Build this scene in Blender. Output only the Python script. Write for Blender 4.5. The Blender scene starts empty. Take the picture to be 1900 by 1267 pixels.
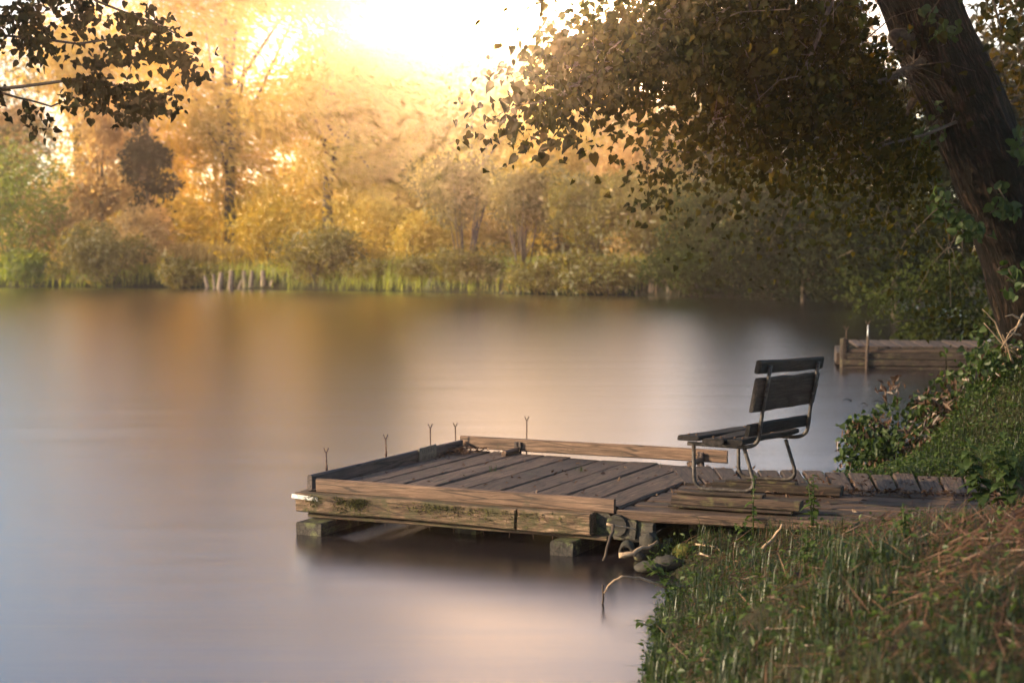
import bpy, math, random
import numpy as np
from mathutils import Vector, Matrix, noise as mnoise

random.seed(7)
RS = np.random.RandomState(11)
R = math.radians
sc = bpy.context.scene
col = sc.collection

# ------------------------------------------------------------------ camera, sky, sun, exposure
F, CX, YH, CAMH = 3010.0, 950.0, 470.0, 2.4          # focal length and horizon in the photo's own 1900 px frame
cam_d = bpy.data.cameras.new('camera')
cam = bpy.data.objects.new('camera', cam_d)
col.objects.link(cam)
cam_d.sensor_width = 36.0
cam_d.lens = 36.0 * F / 1900.0
cam_d.clip_start, cam_d.clip_end = 0.1, 2000.0
cam.location = (0, 0, CAMH)
cam.rotation_euler = (R(90) - math.atan((633.5 - YH) / F), 0, 0)
cam_d.dof.use_dof = True
cam_d.dof.focus_distance = 13.6
cam_d.dof.aperture_fstop = 2.2
sc.camera = cam

SUN_EL, SUN_AZ = R(20.0), R(-102.0)                   # azimuth measured from +Y, positive to the right: low, from the left
world = bpy.data.worlds.new('World')
sc.world = world
world.use_nodes = True
wn, wl = world.node_tree.nodes, world.node_tree.links
bgn = wn['Background']
sky = wn.new('ShaderNodeTexSky')
sky.sky_type = 'NISHITA'
sky.sun_disc = False
sky.sun_elevation = SUN_EL
sky.sun_rotation = SUN_AZ
sky.dust_density = 0.3
sky.air_density = 1.0
sky.ozone_density = 1.0
tint = wn.new('ShaderNodeMix'); tint.data_type = 'RGBA'; tint.blend_type = 'MULTIPLY'
tint.inputs[0].default_value = 1.0
tint.inputs[7].default_value = (0.99, 0.925, 0.88, 1)   # the photograph's warm white balance
wl.new(sky.outputs[0], tint.inputs[6])
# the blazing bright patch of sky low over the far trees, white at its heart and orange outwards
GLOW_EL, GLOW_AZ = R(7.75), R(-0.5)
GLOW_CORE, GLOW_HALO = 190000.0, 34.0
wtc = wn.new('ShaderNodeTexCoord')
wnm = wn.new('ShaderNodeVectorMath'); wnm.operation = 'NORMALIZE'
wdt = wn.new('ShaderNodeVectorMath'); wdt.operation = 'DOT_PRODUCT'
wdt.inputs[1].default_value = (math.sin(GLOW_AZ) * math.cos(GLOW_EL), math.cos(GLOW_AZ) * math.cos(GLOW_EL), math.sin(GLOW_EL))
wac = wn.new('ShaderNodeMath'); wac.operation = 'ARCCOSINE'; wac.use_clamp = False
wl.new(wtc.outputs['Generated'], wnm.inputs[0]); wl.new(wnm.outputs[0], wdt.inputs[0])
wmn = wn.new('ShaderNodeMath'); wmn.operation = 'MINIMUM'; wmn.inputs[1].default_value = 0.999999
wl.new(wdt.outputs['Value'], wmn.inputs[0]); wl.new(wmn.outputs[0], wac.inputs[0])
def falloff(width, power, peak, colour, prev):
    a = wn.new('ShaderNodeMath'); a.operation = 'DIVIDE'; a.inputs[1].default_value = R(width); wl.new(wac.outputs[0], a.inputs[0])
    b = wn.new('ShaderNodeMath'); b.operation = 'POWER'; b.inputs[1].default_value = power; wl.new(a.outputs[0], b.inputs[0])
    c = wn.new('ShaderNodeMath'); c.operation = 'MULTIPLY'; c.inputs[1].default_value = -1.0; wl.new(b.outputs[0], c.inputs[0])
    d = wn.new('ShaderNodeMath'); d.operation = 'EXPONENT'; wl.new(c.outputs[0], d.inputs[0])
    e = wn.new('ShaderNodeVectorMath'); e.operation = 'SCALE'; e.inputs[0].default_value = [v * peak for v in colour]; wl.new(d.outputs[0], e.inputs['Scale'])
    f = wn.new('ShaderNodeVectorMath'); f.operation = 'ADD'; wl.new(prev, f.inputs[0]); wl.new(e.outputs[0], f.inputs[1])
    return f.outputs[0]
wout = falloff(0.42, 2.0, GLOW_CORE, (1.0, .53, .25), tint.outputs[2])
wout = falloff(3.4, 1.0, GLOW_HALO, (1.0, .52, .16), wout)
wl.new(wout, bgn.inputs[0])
bgn.inputs[1].default_value = 0.145
world.cycles.sampling_method = 'MANUAL'
world.cycles.sample_map_resolution = 4096

sun_d = bpy.data.lights.new('sun', 'SUN')
sun = bpy.data.objects.new('sun', sun_d)
col.objects.link(sun)
sun_d.energy = 5.0
sun_d.angle = R(1.5)
sun_d.color = (1.0, 0.78, 0.50)
sd = Vector((math.sin(SUN_AZ) * math.cos(SUN_EL), math.cos(SUN_AZ) * math.cos(SUN_EL), math.sin(SUN_EL)))
sun.rotation_euler = sd.to_track_quat('Z', 'Y').to_euler()
sun.location = sd * 90 + Vector((0, 0, 3))

vs = sc.view_settings
vs.view_transform = 'Standard'
vs.look = 'None'
vs.gamma = 1.0
vs.use_curve_mapping = False
vs.exposure = 1.35

HAZE_DENSITY, HAZE_G = 0.0008, 0.91

sc.render.engine = 'CYCLES'
cy = sc.cycles
cy.max_bounces = 8
cy.diffuse_bounces = 5
cy.glossy_bounces = 3
cy.transmission_bounces = 4
cy.volume_bounces = 1
cy.transparent_max_bounces = 6
cy.sample_clamp_indirect = 3.0
cy.use_denoising = True
try:
    cy.denoiser = 'OPENIMAGEDENOISE'
    cy.denoising_input_passes = 'RGB_ALBEDO_NORMAL'
except Exception:
    pass

# ------------------------------------------------------------------ helpers
def P(px, py, y):
    """World point at depth y behind pixel (px, py) of the photo."""
    return Vector(((px - CX) / F * y, y, CAMH - (py - YH) / F * y))

def G(px, py, h=0.0):
    """World point on the level plane z = h behind pixel (px, py)."""
    y = F * (CAMH - h) / (py - YH)
    return Vector(((px - CX) / F * y, y, h))

def tag(o, label=None, cat=None, group=None, kind=None):
    if label: o['label'] = label
    if cat: o['category'] = cat
    if group: o['group'] = group
    if kind: o['kind'] = kind
    return o

def thing(name, loc, label, cat, group=None, rz=0.0):
    o = bpy.data.objects.new(name, None)
    o.empty_display_size = 0.2
    o.location = loc
    o.rotation_euler = (0, 0, rz)
    col.objects.link(o)
    return tag(o, label, cat, group)

def link(name, me, parent=None, loc=(0, 0, 0), rot=(0, 0, 0), mat=None):
    o = bpy.data.objects.new(name, me)
    if mat is not None and not me.materials:
        me.materials.append(mat)
    o.location = loc
    o.rotation_euler = rot
    if parent is not None: o.parent = parent
    col.objects.link(o)
    return o

def copy_tree(src, loc, rz=0.0, label=None):
    r = src.copy(); col.objects.link(r)
    r.location = loc; r.rotation_euler = (0, 0, rz)
    if label: r['label'] = label
    for ch in list(src.children):
        c = ch.copy(); col.objects.link(c); c.parent = r
        for g in list(ch.children):
            d = g.copy(); col.objects.link(d); d.parent = c
    return r

class MB:
    """Collects shapes for one mesh."""
    def __init__(self): self.v, self.f = [], []
    def poly(self, pts, faces):
        n = len(self.v)
        self.v += [tuple(p) for p in pts]
        self.f += [tuple(n + i for i in fc) for fc in faces]
    def box(self, c, s, rz=0.0):
        cx, cy_, cz = c; a, b, h = s[0] / 2, s[1] / 2, s[2] / 2
        ca, sa = math.cos(rz), math.sin(rz)
        pts = []
        for z in (-h, h):
            for x, y in ((-a, -b), (a, -b), (a, b), (-a, b)):
                pts.append((cx + x * ca - y * sa, cy_ + x * sa + y * ca, cz + z))
        self.poly(pts, [(3, 2, 1, 0), (4, 5, 6, 7), (0, 1, 5, 4), (1, 2, 6, 5), (2, 3, 7, 6), (3, 0, 4, 7)])
    def tube(self, pts, rad, n=8, wob=0.0, cap=True, rng=random):
        pts = [Vector(p) for p in pts]
        if not hasattr(rad, '__len__'): rad = [rad] * len(pts)
        base = len(self.v)
        t0 = (pts[1] - pts[0]).normalized()
        u = t0.orthogonal().normalized()
        for i, p in enumerate(pts):
            t = (pts[min(i + 1, len(pts) - 1)] - pts[max(i - 1, 0)]).normalized()
            u = (u - t * u.dot(t)).normalized()
            w = t.cross(u)
            for k in range(n):
                a = 2 * math.pi * k / n
                r = rad[i] * (1 + wob * (rng.random() - 0.5))
                self.v.append(tuple(p + (u * math.cos(a) + w * math.sin(a)) * r))
        for i in range(len(pts) - 1):
            for k in range(n):
                a, b = base + i * n + k, base + i * n + (k + 1) % n
                self.f.append((a, b, b + n, a + n))
        if cap:
            self.f.append(tuple(base + k for k in reversed(range(n))))
            e = base + (len(pts) - 1) * n
            self.f.append(tuple(e + k for k in range(n)))
    def mesh(self, name, mat=None, smooth=False):
        me = bpy.data.meshes.new(name)
        me.from_pydata(self.v, [], self.f)
        if smooth: me.polygons.foreach_set('use_smooth', [True] * len(me.polygons))
        if mat is not None: me.materials.append(mat)
        me.update()
        return me
    def build(self, name, mat=None, parent=None, smooth=False, loc=(0, 0, 0), rot=(0, 0, 0), kind=None):
        o = link(name, self.mesh(name, mat, smooth), parent, loc, rot)
        if kind: o['kind'] = kind
        return o

def np_mesh(name, V, Fq, mat, smooth=False):
    """Mesh from numpy arrays: V (n,3), Fq (m,k) all faces of k corners."""
    me = bpy.data.meshes.new(name)
    m, k = Fq.shape
    me.vertices.add(len(V)); me.vertices.foreach_set('co', V.astype(np.float32).ravel())
    me.loops.add(m * k); me.loops.foreach_set('vertex_index', Fq.astype(np.int32).ravel())
    me.polygons.add(m)
    me.polygons.foreach_set('loop_start', np.arange(0, m * k, k, dtype=np.int32))
    try: me.polygons.foreach_set('loop_total', np.full(m, k, dtype=np.int32))
    except Exception: pass
    if smooth: me.polygons.foreach_set('use_smooth', np.ones(m, dtype=bool))
    if mat is not None: me.materials.append(mat)
    me.update(calc_edges=True)
    return me

def unit(a): return a / (np.linalg.norm(a, axis=1, keepdims=True) + 1e-9)

def leaf_cloud(C, D, N, Ln, Wd, fold=0.25):
    """Pointed leaves: centre base C, direction D, normal N, length, width -> two triangles-fans each (4-vert folded diamond)."""
    D = unit(D); S = unit(np.cross(D, N)); N = np.cross(S, D)
    Ln, Wd = Ln[:, None], Wd[:, None]
    a = C
    b = C + D * Ln * 0.45 + S * Wd * 0.5 + N * Wd * fold
    c = C + D * Ln
    d = C + D * Ln * 0.45 - S * Wd * 0.5 + N * Wd * fold
    V = np.stack([a, b, c, d], 1).reshape(-1, 3)
    i = np.arange(len(C))[:, None] * 4
    T = np.concatenate([i + np.array([[0, 1, 2]]), i + np.array([[0, 2, 3]])], 0)
    return V, T

def blades(C, D, Ln, Wd, bend, up=0.0):
    """Grass blades: 5 vertices each, three triangles; C root, D lean direction (horizontal), bend 0..1."""
    n = len(C)
    S = np.stack([-D[:, 1], D[:, 0], np.zeros(n)], 1)
    Z = np.zeros((n, 3)); Z[:, 2] = 1
    L, W, B = Ln[:, None], Wd[:, None], bend[:, None]
    m = C + Z * L * 0.55 + D * L * B * 0.22
    t = C + Z * L * (1.0 - 0.45 * B) + D * L * B * 0.85
    V = np.stack([C - S * W * .5, C + S * W * .5, m + S * W * .42, m - S * W * .42, t], 1).reshape(-1, 3)
    i = np.arange(n)[:, None] * 5
    T = np.concatenate([i + np.array([[0, 1, 2]]), i + np.array([[0, 2, 3]]), i + np.array([[3, 2, 4]])], 0)
    return V, T

# ------------------------------------------------------------------ materials
def new_mat(name):
    m = bpy.data.materials.new(name); m.use_nodes = True
    return m, m.node_tree.nodes, m.node_tree.links

def ramp(nodes, cols, pos=None):
    r = nodes.new('ShaderNodeValToRGB')
    el = r.color_ramp.elements
    while len(el) < len(cols): el.new(0.5)
    for i, c in enumerate(cols):
        el[i].position = pos[i] if pos else i / (len(cols) - 1)
        el[i].color = (*c, 1)
    return r

def leaf_mat(name, cols, trans=0.45, tcol=None, gloss=0.06, patch=0.0):
    """Leaves: diffuse plus translucent, a colour of its own for each leaf."""
    m, n, l = new_mat(name)
    out = n['Material Output']; n.remove(n['Principled BSDF'])
    geo = n.new('ShaderNodeNewGeometry')
    fac = geo.outputs['Random Per Island']
    if patch:
        tc = n.new('ShaderNodeTexCoord'); nz = n.new('ShaderNodeTexNoise'); nz.inputs['Scale'].default_value = patch
        l.new(tc.outputs['Object'], nz.inputs['Vector'])
        mx = n.new('ShaderNodeMix'); mx.inputs[0].default_value = 0.6
        st = n.new('ShaderNodeMapRange'); st.inputs[1].default_value = .3; st.inputs[2].default_value = .7
        l.new(nz.outputs['Fac'], st.inputs[0])
        l.new(fac, mx.inputs[2]); l.new(st.outputs[0], mx.inputs[3])
        fac = mx.outputs[0]
    rp = ramp(n, cols)
    l.new(fac, rp.inputs[0])
    df = n.new('ShaderNodeBsdfDiffuse'); tr = n.new('ShaderNodeBsdfTranslucent')
    l.new(rp.outputs[0], df.inputs[0])
    hs = n.new('ShaderNodeMix'); hs.data_type = 'RGBA'; hs.blend_type = 'MULTIPLY'; hs.inputs[0].default_value = 1
    hs.inputs[7].default_value = (*(tcol or (1.6, 1.5, .8)), 1)
    l.new(rp.outputs[0], hs.inputs[6]); l.new(hs.outputs[2], tr.inputs[0])
    mix = n.new('ShaderNodeMixShader'); mix.inputs[0].default_value = trans
    l.new(df.outputs[0], mix.inputs[1]); l.new(tr.outputs[0], mix.inputs[2])
    gl = n.new('ShaderNodeBsdfGlossy'); gl.inputs['Roughness'].default_value = 0.45
    mg = n.new('ShaderNodeMixShader'); mg.inputs[0].default_value = gloss
    l.new(mix.outputs[0], mg.inputs[1]); l.new(gl.outputs[0], mg.inputs[2])
    l.new(mg.outputs[0], out.inputs[0])
    return m

def wood_mat(name, cols, grain=1.0, rough=0.75, bump=0.4, moss=0.0, mosscol=(.09, .08, .03), spec=0.3, knots=True, blotch=.5, stretch=14):
    """Weathered timber, grain along the piece's own X axis."""
    m, n, l = new_mat(name)
    b = n['Principled BSDF']
    tc = n.new('ShaderNodeTexCoord'); oi = n.new('ShaderNodeObjectInfo')
    add = n.new('ShaderNodeVectorMath'); add.operation = 'ADD'
    sc_ = n.new('ShaderNodeVectorMath'); sc_.operation = 'SCALE'; sc_.inputs['Scale'].default_value = 37.0
    cmb = n.new('ShaderNodeCombineXYZ')
    for k in range(3): l.new(oi.outputs['Random'], cmb.inputs[k])
    l.new(cmb.outputs[0], sc_.inputs[0])
    l.new(tc.outputs['Object'], add.inputs[0]); l.new(sc_.outputs[0], add.inputs[1])
    mp = n.new('ShaderNodeMapping'); mp.inputs['Scale'].default_value = (1.0 * grain, stretch * grain, stretch * grain)
    l.new(add.outputs[0], mp.inputs[0])
    w = n.new('ShaderNodeTexNoise'); w.inputs['Scale'].default_value = 3.2; w.inputs['Detail'].default_value = 8; w.inputs['Distortion'].default_value = 1.1
    w.inputs['Roughness'].default_value = 0.65
    l.new(mp.outputs[0], w.inputs['Vector'])
    rp = ramp(n, cols, [.28, .5, .72] if len(cols) == 3 else None)
    l.new(w.outputs['Fac'], rp.inputs[0])
    # broad weather stains
    st = n.new('ShaderNodeTexNoise'); st.inputs['Scale'].default_value = 2.6; st.inputs['Detail'].default_value = 6
    l.new(add.outputs[0], st.inputs['Vector'])
    sr = ramp(n, [(.55, .52, .5), (1.15, 1.1, 1.05)], [.36, .64])
    l.new(st.outputs['Fac'], sr.inputs[0])
    mu = n.new('ShaderNodeMix'); mu.data_type = 'RGBA'; mu.blend_type = 'MULTIPLY'; mu.inputs[0].default_value = blotch
    l.new(rp.outputs[0], mu.inputs[6]); l.new(sr.outputs[0], mu.inputs[7])
    # drying cracks along the grain
    cm = n.new('ShaderNodeMapping'); cm.inputs['Scale'].default_value = (1.3, 24, 24); l.new(add.outputs[0], cm.inputs[0])
    cv = n.new('ShaderNodeTexVoronoi'); cv.feature = 'DISTANCE_TO_EDGE'; cv.inputs['Scale'].default_value = 1.0
    cd_ = n.new('ShaderNodeMix'); cd_.data_type = 'RGBA'; cd_.inputs[0].default_value = .2
    l.new(cm.outputs[0], cd_.inputs[6]); l.new(st.outputs['Color'], cd_.inputs[7]); l.new(cd_.outputs[2], cv.inputs['Vector'])
    cr = n.new('ShaderNodeMapRange'); cr.inputs[1].default_value = .015; cr.inputs[2].default_value = .06; cr.inputs[3].default_value = .30; cr.inputs[4].default_value = 1.0
    l.new(cv.outputs['Distance'], cr.inputs[0])
    ck = n.new('ShaderNodeVectorMath'); ck.operation = 'SCALE'
    l.new(mu.outputs[2], ck.inputs[0]); l.new(cr.outputs[0], ck.inputs['Scale'])
    # each piece a little lighter or darker
    pv = n.new('ShaderNodeMapRange'); pv.inputs[3].default_value = 0.68; pv.inputs[4].default_value = 1.32
    l.new(oi.outputs['Random'], pv.inputs[0])
    m2 = n.new('ShaderNodeVectorMath'); m2.operation = 'SCALE'
    l.new(ck.outputs[0], m2.inputs[0]); l.new(pv.outputs[0], m2.inputs['Scale'])
    colr = m2.outputs[0]
    if moss:
        mn = n.new('ShaderNodeTexNoise'); mn.inputs['Scale'].default_value = 7; mn.inputs['Detail'].default_value = 9; mn.inputs['Roughness'].default_value = .7
        l.new(add.outputs[0], mn.inputs['Vector'])
        mr = n.new('ShaderNodeMapRange'); mr.inputs[1].default_value = .62 - moss * .3; mr.inputs[2].default_value = .72 - moss * .2
        l.new(mn.outputs['Fac'], mr.inputs[0])
        mm = n.new('ShaderNodeMix'); mm.data_type = 'RGBA'
        l.new(mr.outputs[0], mm.inputs[0]); l.new(colr, mm.inputs[6]); mm.inputs[7].default_value = (*mosscol, 1)
        colr = mm.outputs[2]
    l.new(colr, b.inputs['Base Color'])
    b.inputs['Roughness'].default_value = rough
    b.inputs['Specular IOR Level'].default_value = spec
    fine = n.new('ShaderNodeTexNoise'); fine.inputs['Scale'].default_value = 9; fine.inputs['Detail'].default_value = 6
    l.new(mp.outputs[0], fine.inputs['Vector'])
    ad = n.new('ShaderNodeMath'); ad.operation = 'ADD'
    l.new(w.outputs['Fac'], ad.inputs[0]); l.new(fine.outputs['Fac'], ad.inputs[1])
    bp = n.new('ShaderNodeBump'); bp.inputs['Strength'].default_value = bump; bp.inputs['Distance'].default_value = 0.012
    l.new(ad.outputs[0], bp.inputs['Height']); l.new(bp.outputs[0], b.inputs['Normal'])
    return m

def plain_mat(name, cols, scale=8.0, rough=.8, metal=0.0, bump=.3, spec=.3, dist=.01):
    m, n, l = new_mat(name)
    b = n['Principled BSDF']
    tc = n.new('ShaderNodeTexCoord')
    nz = n.new('ShaderNodeTexNoise'); nz.inputs['Scale'].default_value = scale; nz.inputs['Detail'].default_value = 8; nz.inputs['Roughness'].default_value = .65
    l.new(tc.outputs['Object'], nz.inputs['Vector'])
    rp = ramp(n, cols, [.3, .5, .7] if len(cols) == 3 else [.35, .65] if len(cols) == 2 else None)
    l.new(nz.outputs['Fac'], rp.inputs[0]); l.new(rp.outputs[0], b.inputs['Base Color'])
    b.inputs['Roughness'].default_value = rough; b.inputs['Metallic'].default_value = metal
    b.inputs['Specular IOR Level'].default_value = spec
    bp = n.new('ShaderNodeBump'); bp.inputs['Strength'].default_value = bump; bp.inputs['Distance'].default_value = dist
    l.new(nz.outputs['Fac'], bp.inputs['Height']); l.new(bp.outputs[0], b.inputs['Normal'])
    return m

def bark_mat(name, cols, bump=1.0, dist=.07):
    """Deep broken ridges that run up the stem (texture space: x around, z along the stem through the UV map)."""
    m, n, l = new_mat(name)
    b = n['Principled BSDF']
    uv = n.new('ShaderNodeUVMap'); uv.uv_map = 'stem'
    wz = n.new('ShaderNodeTexNoise'); wz.inputs['Scale'].default_value = 3.5; wz.inputs['Detail'].default_value = 5
    l.new(uv.outputs[0], wz.inputs['Vector'])
    wm = n.new('ShaderNodeVectorMath'); wm.operation = 'MULTIPLY_ADD'; wm.inputs[1].default_value = (.09, .25, 0); l.new(wz.outputs['Color'], wm.inputs[0]); l.new(uv.outputs[0], wm.inputs[2])
    mp = n.new('ShaderNodeMapping'); mp.inputs['Scale'].default_value = (15, 2.4, 1); l.new(wm.outputs[0], mp.inputs[0])
    nz = n.new('ShaderNodeTexNoise'); nz.inputs['Scale'].default_value = 1.0; nz.inputs['Detail'].default_value = 7; nz.inputs['Roughness'].default_value = .62; nz.inputs['Distortion'].default_value = .4
    l.new(mp.outputs[0], nz.inputs['Vector'])
    rd = n.new('ShaderNodeMath'); rd.operation = 'SUBTRACT'; rd.inputs[1].default_value = .5; l.new(nz.outputs['Fac'], rd.inputs[0])
    ab = n.new('ShaderNodeMath'); ab.operation = 'ABSOLUTE'; l.new(rd.outputs[0], ab.inputs[0])
    mr = n.new('ShaderNodeMapRange'); mr.inputs[2].default_value = .17; l.new(ab.outputs[0], mr.inputs[0])
    fn = n.new('ShaderNodeTexNoise'); fn.inputs['Scale'].default_value = 60; fn.inputs['Detail'].default_value = 6; l.new(uv.outputs[0], fn.inputs['Vector'])
    ad = n.new('ShaderNodeMath'); ad.operation = 'MULTIPLY_ADD'; ad.inputs[1].default_value = .35; l.new(fn.outputs['Fac'], ad.inputs[0]); l.new(mr.outputs[0], ad.inputs[2])
    rp = ramp(n, cols, [.15, .65, 1.0]); l.new(ad.outputs[0], rp.inputs[0])
    st = n.new('ShaderNodeTexNoise'); st.inputs['Scale'].default_value = 5; st.inputs['Detail'].default_value = 6; l.new(uv.outputs[0], st.inputs['Vector'])
    sr = ramp(n, [(.55, .6, .5), (1.15, 1.05, 1.0)], [.38, .6]); l.new(st.outputs['Fac'], sr.inputs[0])
    mu = n.new('ShaderNodeMix'); mu.data_type = 'RGBA'; mu.blend_type = 'MULTIPLY'; mu.inputs[0].default_value = .8
    l.new(rp.outputs[0], mu.inputs[6]); l.new(sr.outputs[0], mu.inputs[7]); l.new(mu.outputs[2], b.inputs['Base Color'])
    b.inputs['Roughness'].default_value = .9; b.inputs['Specular IOR Level'].default_value = .1
    bp = n.new('ShaderNodeBump'); bp.inputs['Strength'].default_value = bump; bp.inputs['Distance'].default_value = dist
    l.new(ad.outputs[0], bp.inputs['Height']); l.new(bp.outputs[0], b.inputs['Normal'])
    return m

M = {}
M['bush_shade'] = leaf_mat('shade_green_leaves', [(.02, .026, .008), (.034, .042, .012), (.055, .06, .018)], .4, (1.8, 1.7, .7), .0, .6)  # green darkened so the right bank's shade sits in the leaf colour
M['gold'] = leaf_mat('golden_leaves', [(.22, .178, .018), (.32, .262, .030), (.41, .345, .055)], .55, (2.2, 1.7, .7), .03, .25)
M['cream'] = leaf_mat('pale_leaves', [(.20, .155, .075), (.29, .23, .115), (.37, .30, .16)], .55, (2.6, 2.0, 1.1), .03, .25)
M['olive'] = leaf_mat('olive_leaves', [(.065, .062, .015), (.105, .098, .024), (.15, .13, .035)], .55, (2.8, 2.2, .8), .03, .3)
M['green'] = leaf_mat('green_leaves', [(.09, .105, .018), (.13, .155, .026), (.18, .20, .042)], .55, (2.6, 2.4, .7), .03, .3)
M['dark'] = leaf_mat('dark_leaves', [(.009, .011, .005), (.016, .018, .007), (.027, .026, .010)], .3, (1.3, 1.2, .8), .0, .3)  # conifer's own dark; on the right bank it also carries deep shade
M['linden'] = leaf_mat('linden_leaves', [(.006, .008, .003), (.010, .013, .004), (.018, .021, .006)], .45, (5.0, 2.9, .8), .0)  # tone kept near black in place of shade cast over the crown
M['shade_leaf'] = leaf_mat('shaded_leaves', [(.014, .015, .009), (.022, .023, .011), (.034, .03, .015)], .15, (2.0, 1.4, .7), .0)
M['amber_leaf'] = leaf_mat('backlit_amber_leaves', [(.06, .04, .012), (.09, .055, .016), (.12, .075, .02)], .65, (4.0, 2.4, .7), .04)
M['ivy'] = leaf_mat('climber_leaves', [(.018, .03, .011), (.03, .048, .016), (.05, .07, .02)], .35, (1.5, 1.6, .6), .012)
M['dead'] = leaf_mat('withered_leaves', [(.035, .016, .009), (.065, .034, .019), (.12, .07, .04)], .3, (1.5, 1.1, .7), .04)
M['grass'] = leaf_mat('grass_blades', [(.009, .019, .003), (.017, .032, .006), (.031, .046, .009), (.062, .050, .018)], .35, (1.5, 1.5, .6), .05, 1.2)
M['weed'] = leaf_mat('weed_leaves', [(.022, .038, .009), (.038, .06, .014), (.06, .08, .02)], .35, (1.5, 1.6, .6), .015)
M['straw'] = leaf_mat('dry_straw', [(.045, .021, .012), (.10, .050, .028), (.19, .112, .066)], .25, (1.2, 1.1, .8), .03, .9)
M['reed'] = leaf_mat('dry_reeds', [(.22, .16, .06), (.32, .24, .09), (.42, .33, .15)], .45, (1.4, 1.2, .8), .02)
M['bark_far'] = plain_mat('far_bark', [(.05, .033, .022), (.085, .06, .04), (.13, .095, .062)], 3, .9)
M['bark'] = bark_mat('ridged_bark', [(.004, .003, .002), (.016, .010, .007), (.038, .024, .017)])
M['twig'] = plain_mat('twig_bark', [(.02, .013, .01), (.04, .027, .019), (.075, .052, .038)], 20, .85)
M['dry_twig'] = plain_mat('dry_twig', [(.16, .10, .06), (.27, .18, .11), (.4, .3, .2)], 20, .85)
M['plank'] = wood_mat('deck_plank_wood', [(.017, .009, .006), (.060, .036, .024), (.138, .090, .062)], 1.0, .75, .7, .2, (.045, .040, .018))
M['kerb'] = wood_mat('new_board_wood', [(.028, .014, .009), (.105, .062, .040), (.19, .122, .083)], .8, .65, .4, .06, (.05, .035, .02), stretch=18, blotch=.6)
M['beam'] = wood_mat('rotten_beam_wood', [(.018, .010, .006), (.10, .062, .038), (.24, .17, .115)], 1.1, .85, 1.0, .55, (.045, .038, .016), stretch=7, blotch=.8)
M['under'] = wood_mat('shade_dark_beam_wood', [(.008, .006, .005), (.024, .019, .014), (.052, .042, .032)], 1.0, .7, .7, .35, (.08, .085, .03), stretch=5)  # beam wood darkened to hold the shade below the deck
M['block'] = wood_mat('old_sleeper_wood', [(.014, .008, .006), (.034, .021, .015), (.068, .044, .03)], 1.0, .85, .8, .3, (.07, .06, .025), stretch=8)
M['darkboard'] = wood_mat('dark_board_wood', [(.04, .028, .026), (.07, .05, .045), (.11, .08, .07)], 1.0, .7, .35)
M['bench'] = wood_mat('bench_slat_wood', [(.006, .005, .006), (.012, .010, .010), (.034, .028, .025)], 1.0, .7, .5, spec=.12)
M['pipe'] = plain_mat('peeling_painted_steel', [(.014, .010, .009), (.026, .020, .017), (.10, .082, .068)], 26, .6, .1, .25, .3, .004)
M['metal'] = plain_mat('galvanised_metal', [(.3, .29, .28), (.5, .48, .46)], 30, .45, .6, .1, .5, .002)
M['rust'] = plain_mat('rusty_steel', [(.03, .016, .01), (.07, .036, .022), (.12, .07, .045)], 40, .7, .4, .3, .4, .003)
M['plate'] = plain_mat('worn_sign_plate', [(.08, .065, .05), (.13, .11, .085)], 18, .6, 0, .2)
M['letter'] = plain_mat('worn_lettering', [(.045, .035, .03), (.07, .055, .045)], 30, .7)
M['post'] = wood_mat('grey_post_wood', [(.10, .072, .055), (.165, .122, .095), (.25, .195, .155)], 1.0, .85, .4)
M['stone'] = plain_mat('mossy_stone', [(.015, .012, .010), (.035, .03, .023), (.03, .03, .013)], 9, .9, 0, .8, .3, .03)  # stone tone darkened for the shade below the walkway
M['moss'] = plain_mat('moss', [(.035, .035, .010), (.075, .07, .018), (.12, .11, .03)], 22, .95, 0, .9, .1, .03)

def ground_mat():
    m, n, l = new_mat('bank_earth')
    b = n['Principled BSDF']
    tc = n.new('ShaderNodeTexCoord')
    a = n.new('ShaderNodeTexNoise'); a.inputs['Scale'].default_value = .8; a.inputs['Detail'].default_value = 10; a.inputs['Roughness'].default_value = .7
    l.new(tc.outputs['Object'], a.inputs['Vector'])
    f = n.new('ShaderNodeTexNoise'); f.inputs['Scale'].default_value = 16; f.inputs['Detail'].default_value = 8
    l.new(tc.outputs['Object'], f.inputs['Vector'])
    r1 = ramp(n, [(.012, .008, .005), (.024, .017, .009), (.022, .024, .009), (.04, .029, .015)])
    l.new(a.outputs['Fac'], r1.inputs[0])
    r2 = ramp(n, [(.5, .5, .5), (1.3, 1.25, 1.2)], [.3, .7]); l.new(f.outputs['Fac'], r2.inputs[0])
    mu = n.new('ShaderNodeMix'); mu.data_type = 'RGBA'; mu.blend_type = 'MULTIPLY'; mu.inputs[0].default_value = 1
    l.new(r1.outputs[0], mu.inputs[6]); l.new(r2.outputs[0], mu.inputs[7]); l.new(mu.outputs[2], b.inputs['Base Color'])
    b.inputs['Roughness'].default_value = .95; b.inputs['Specular IOR Level'].default_value = .15
    bp = n.new('ShaderNodeBump'); bp.inputs['Strength'].default_value = .9; bp.inputs['Distance'].default_value = .05
    l.new(f.outputs['Fac'], bp.inputs['Height']); l.new(bp.outputs[0], b.inputs['Normal'])
    return m
M['ground'] = ground_mat()

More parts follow.
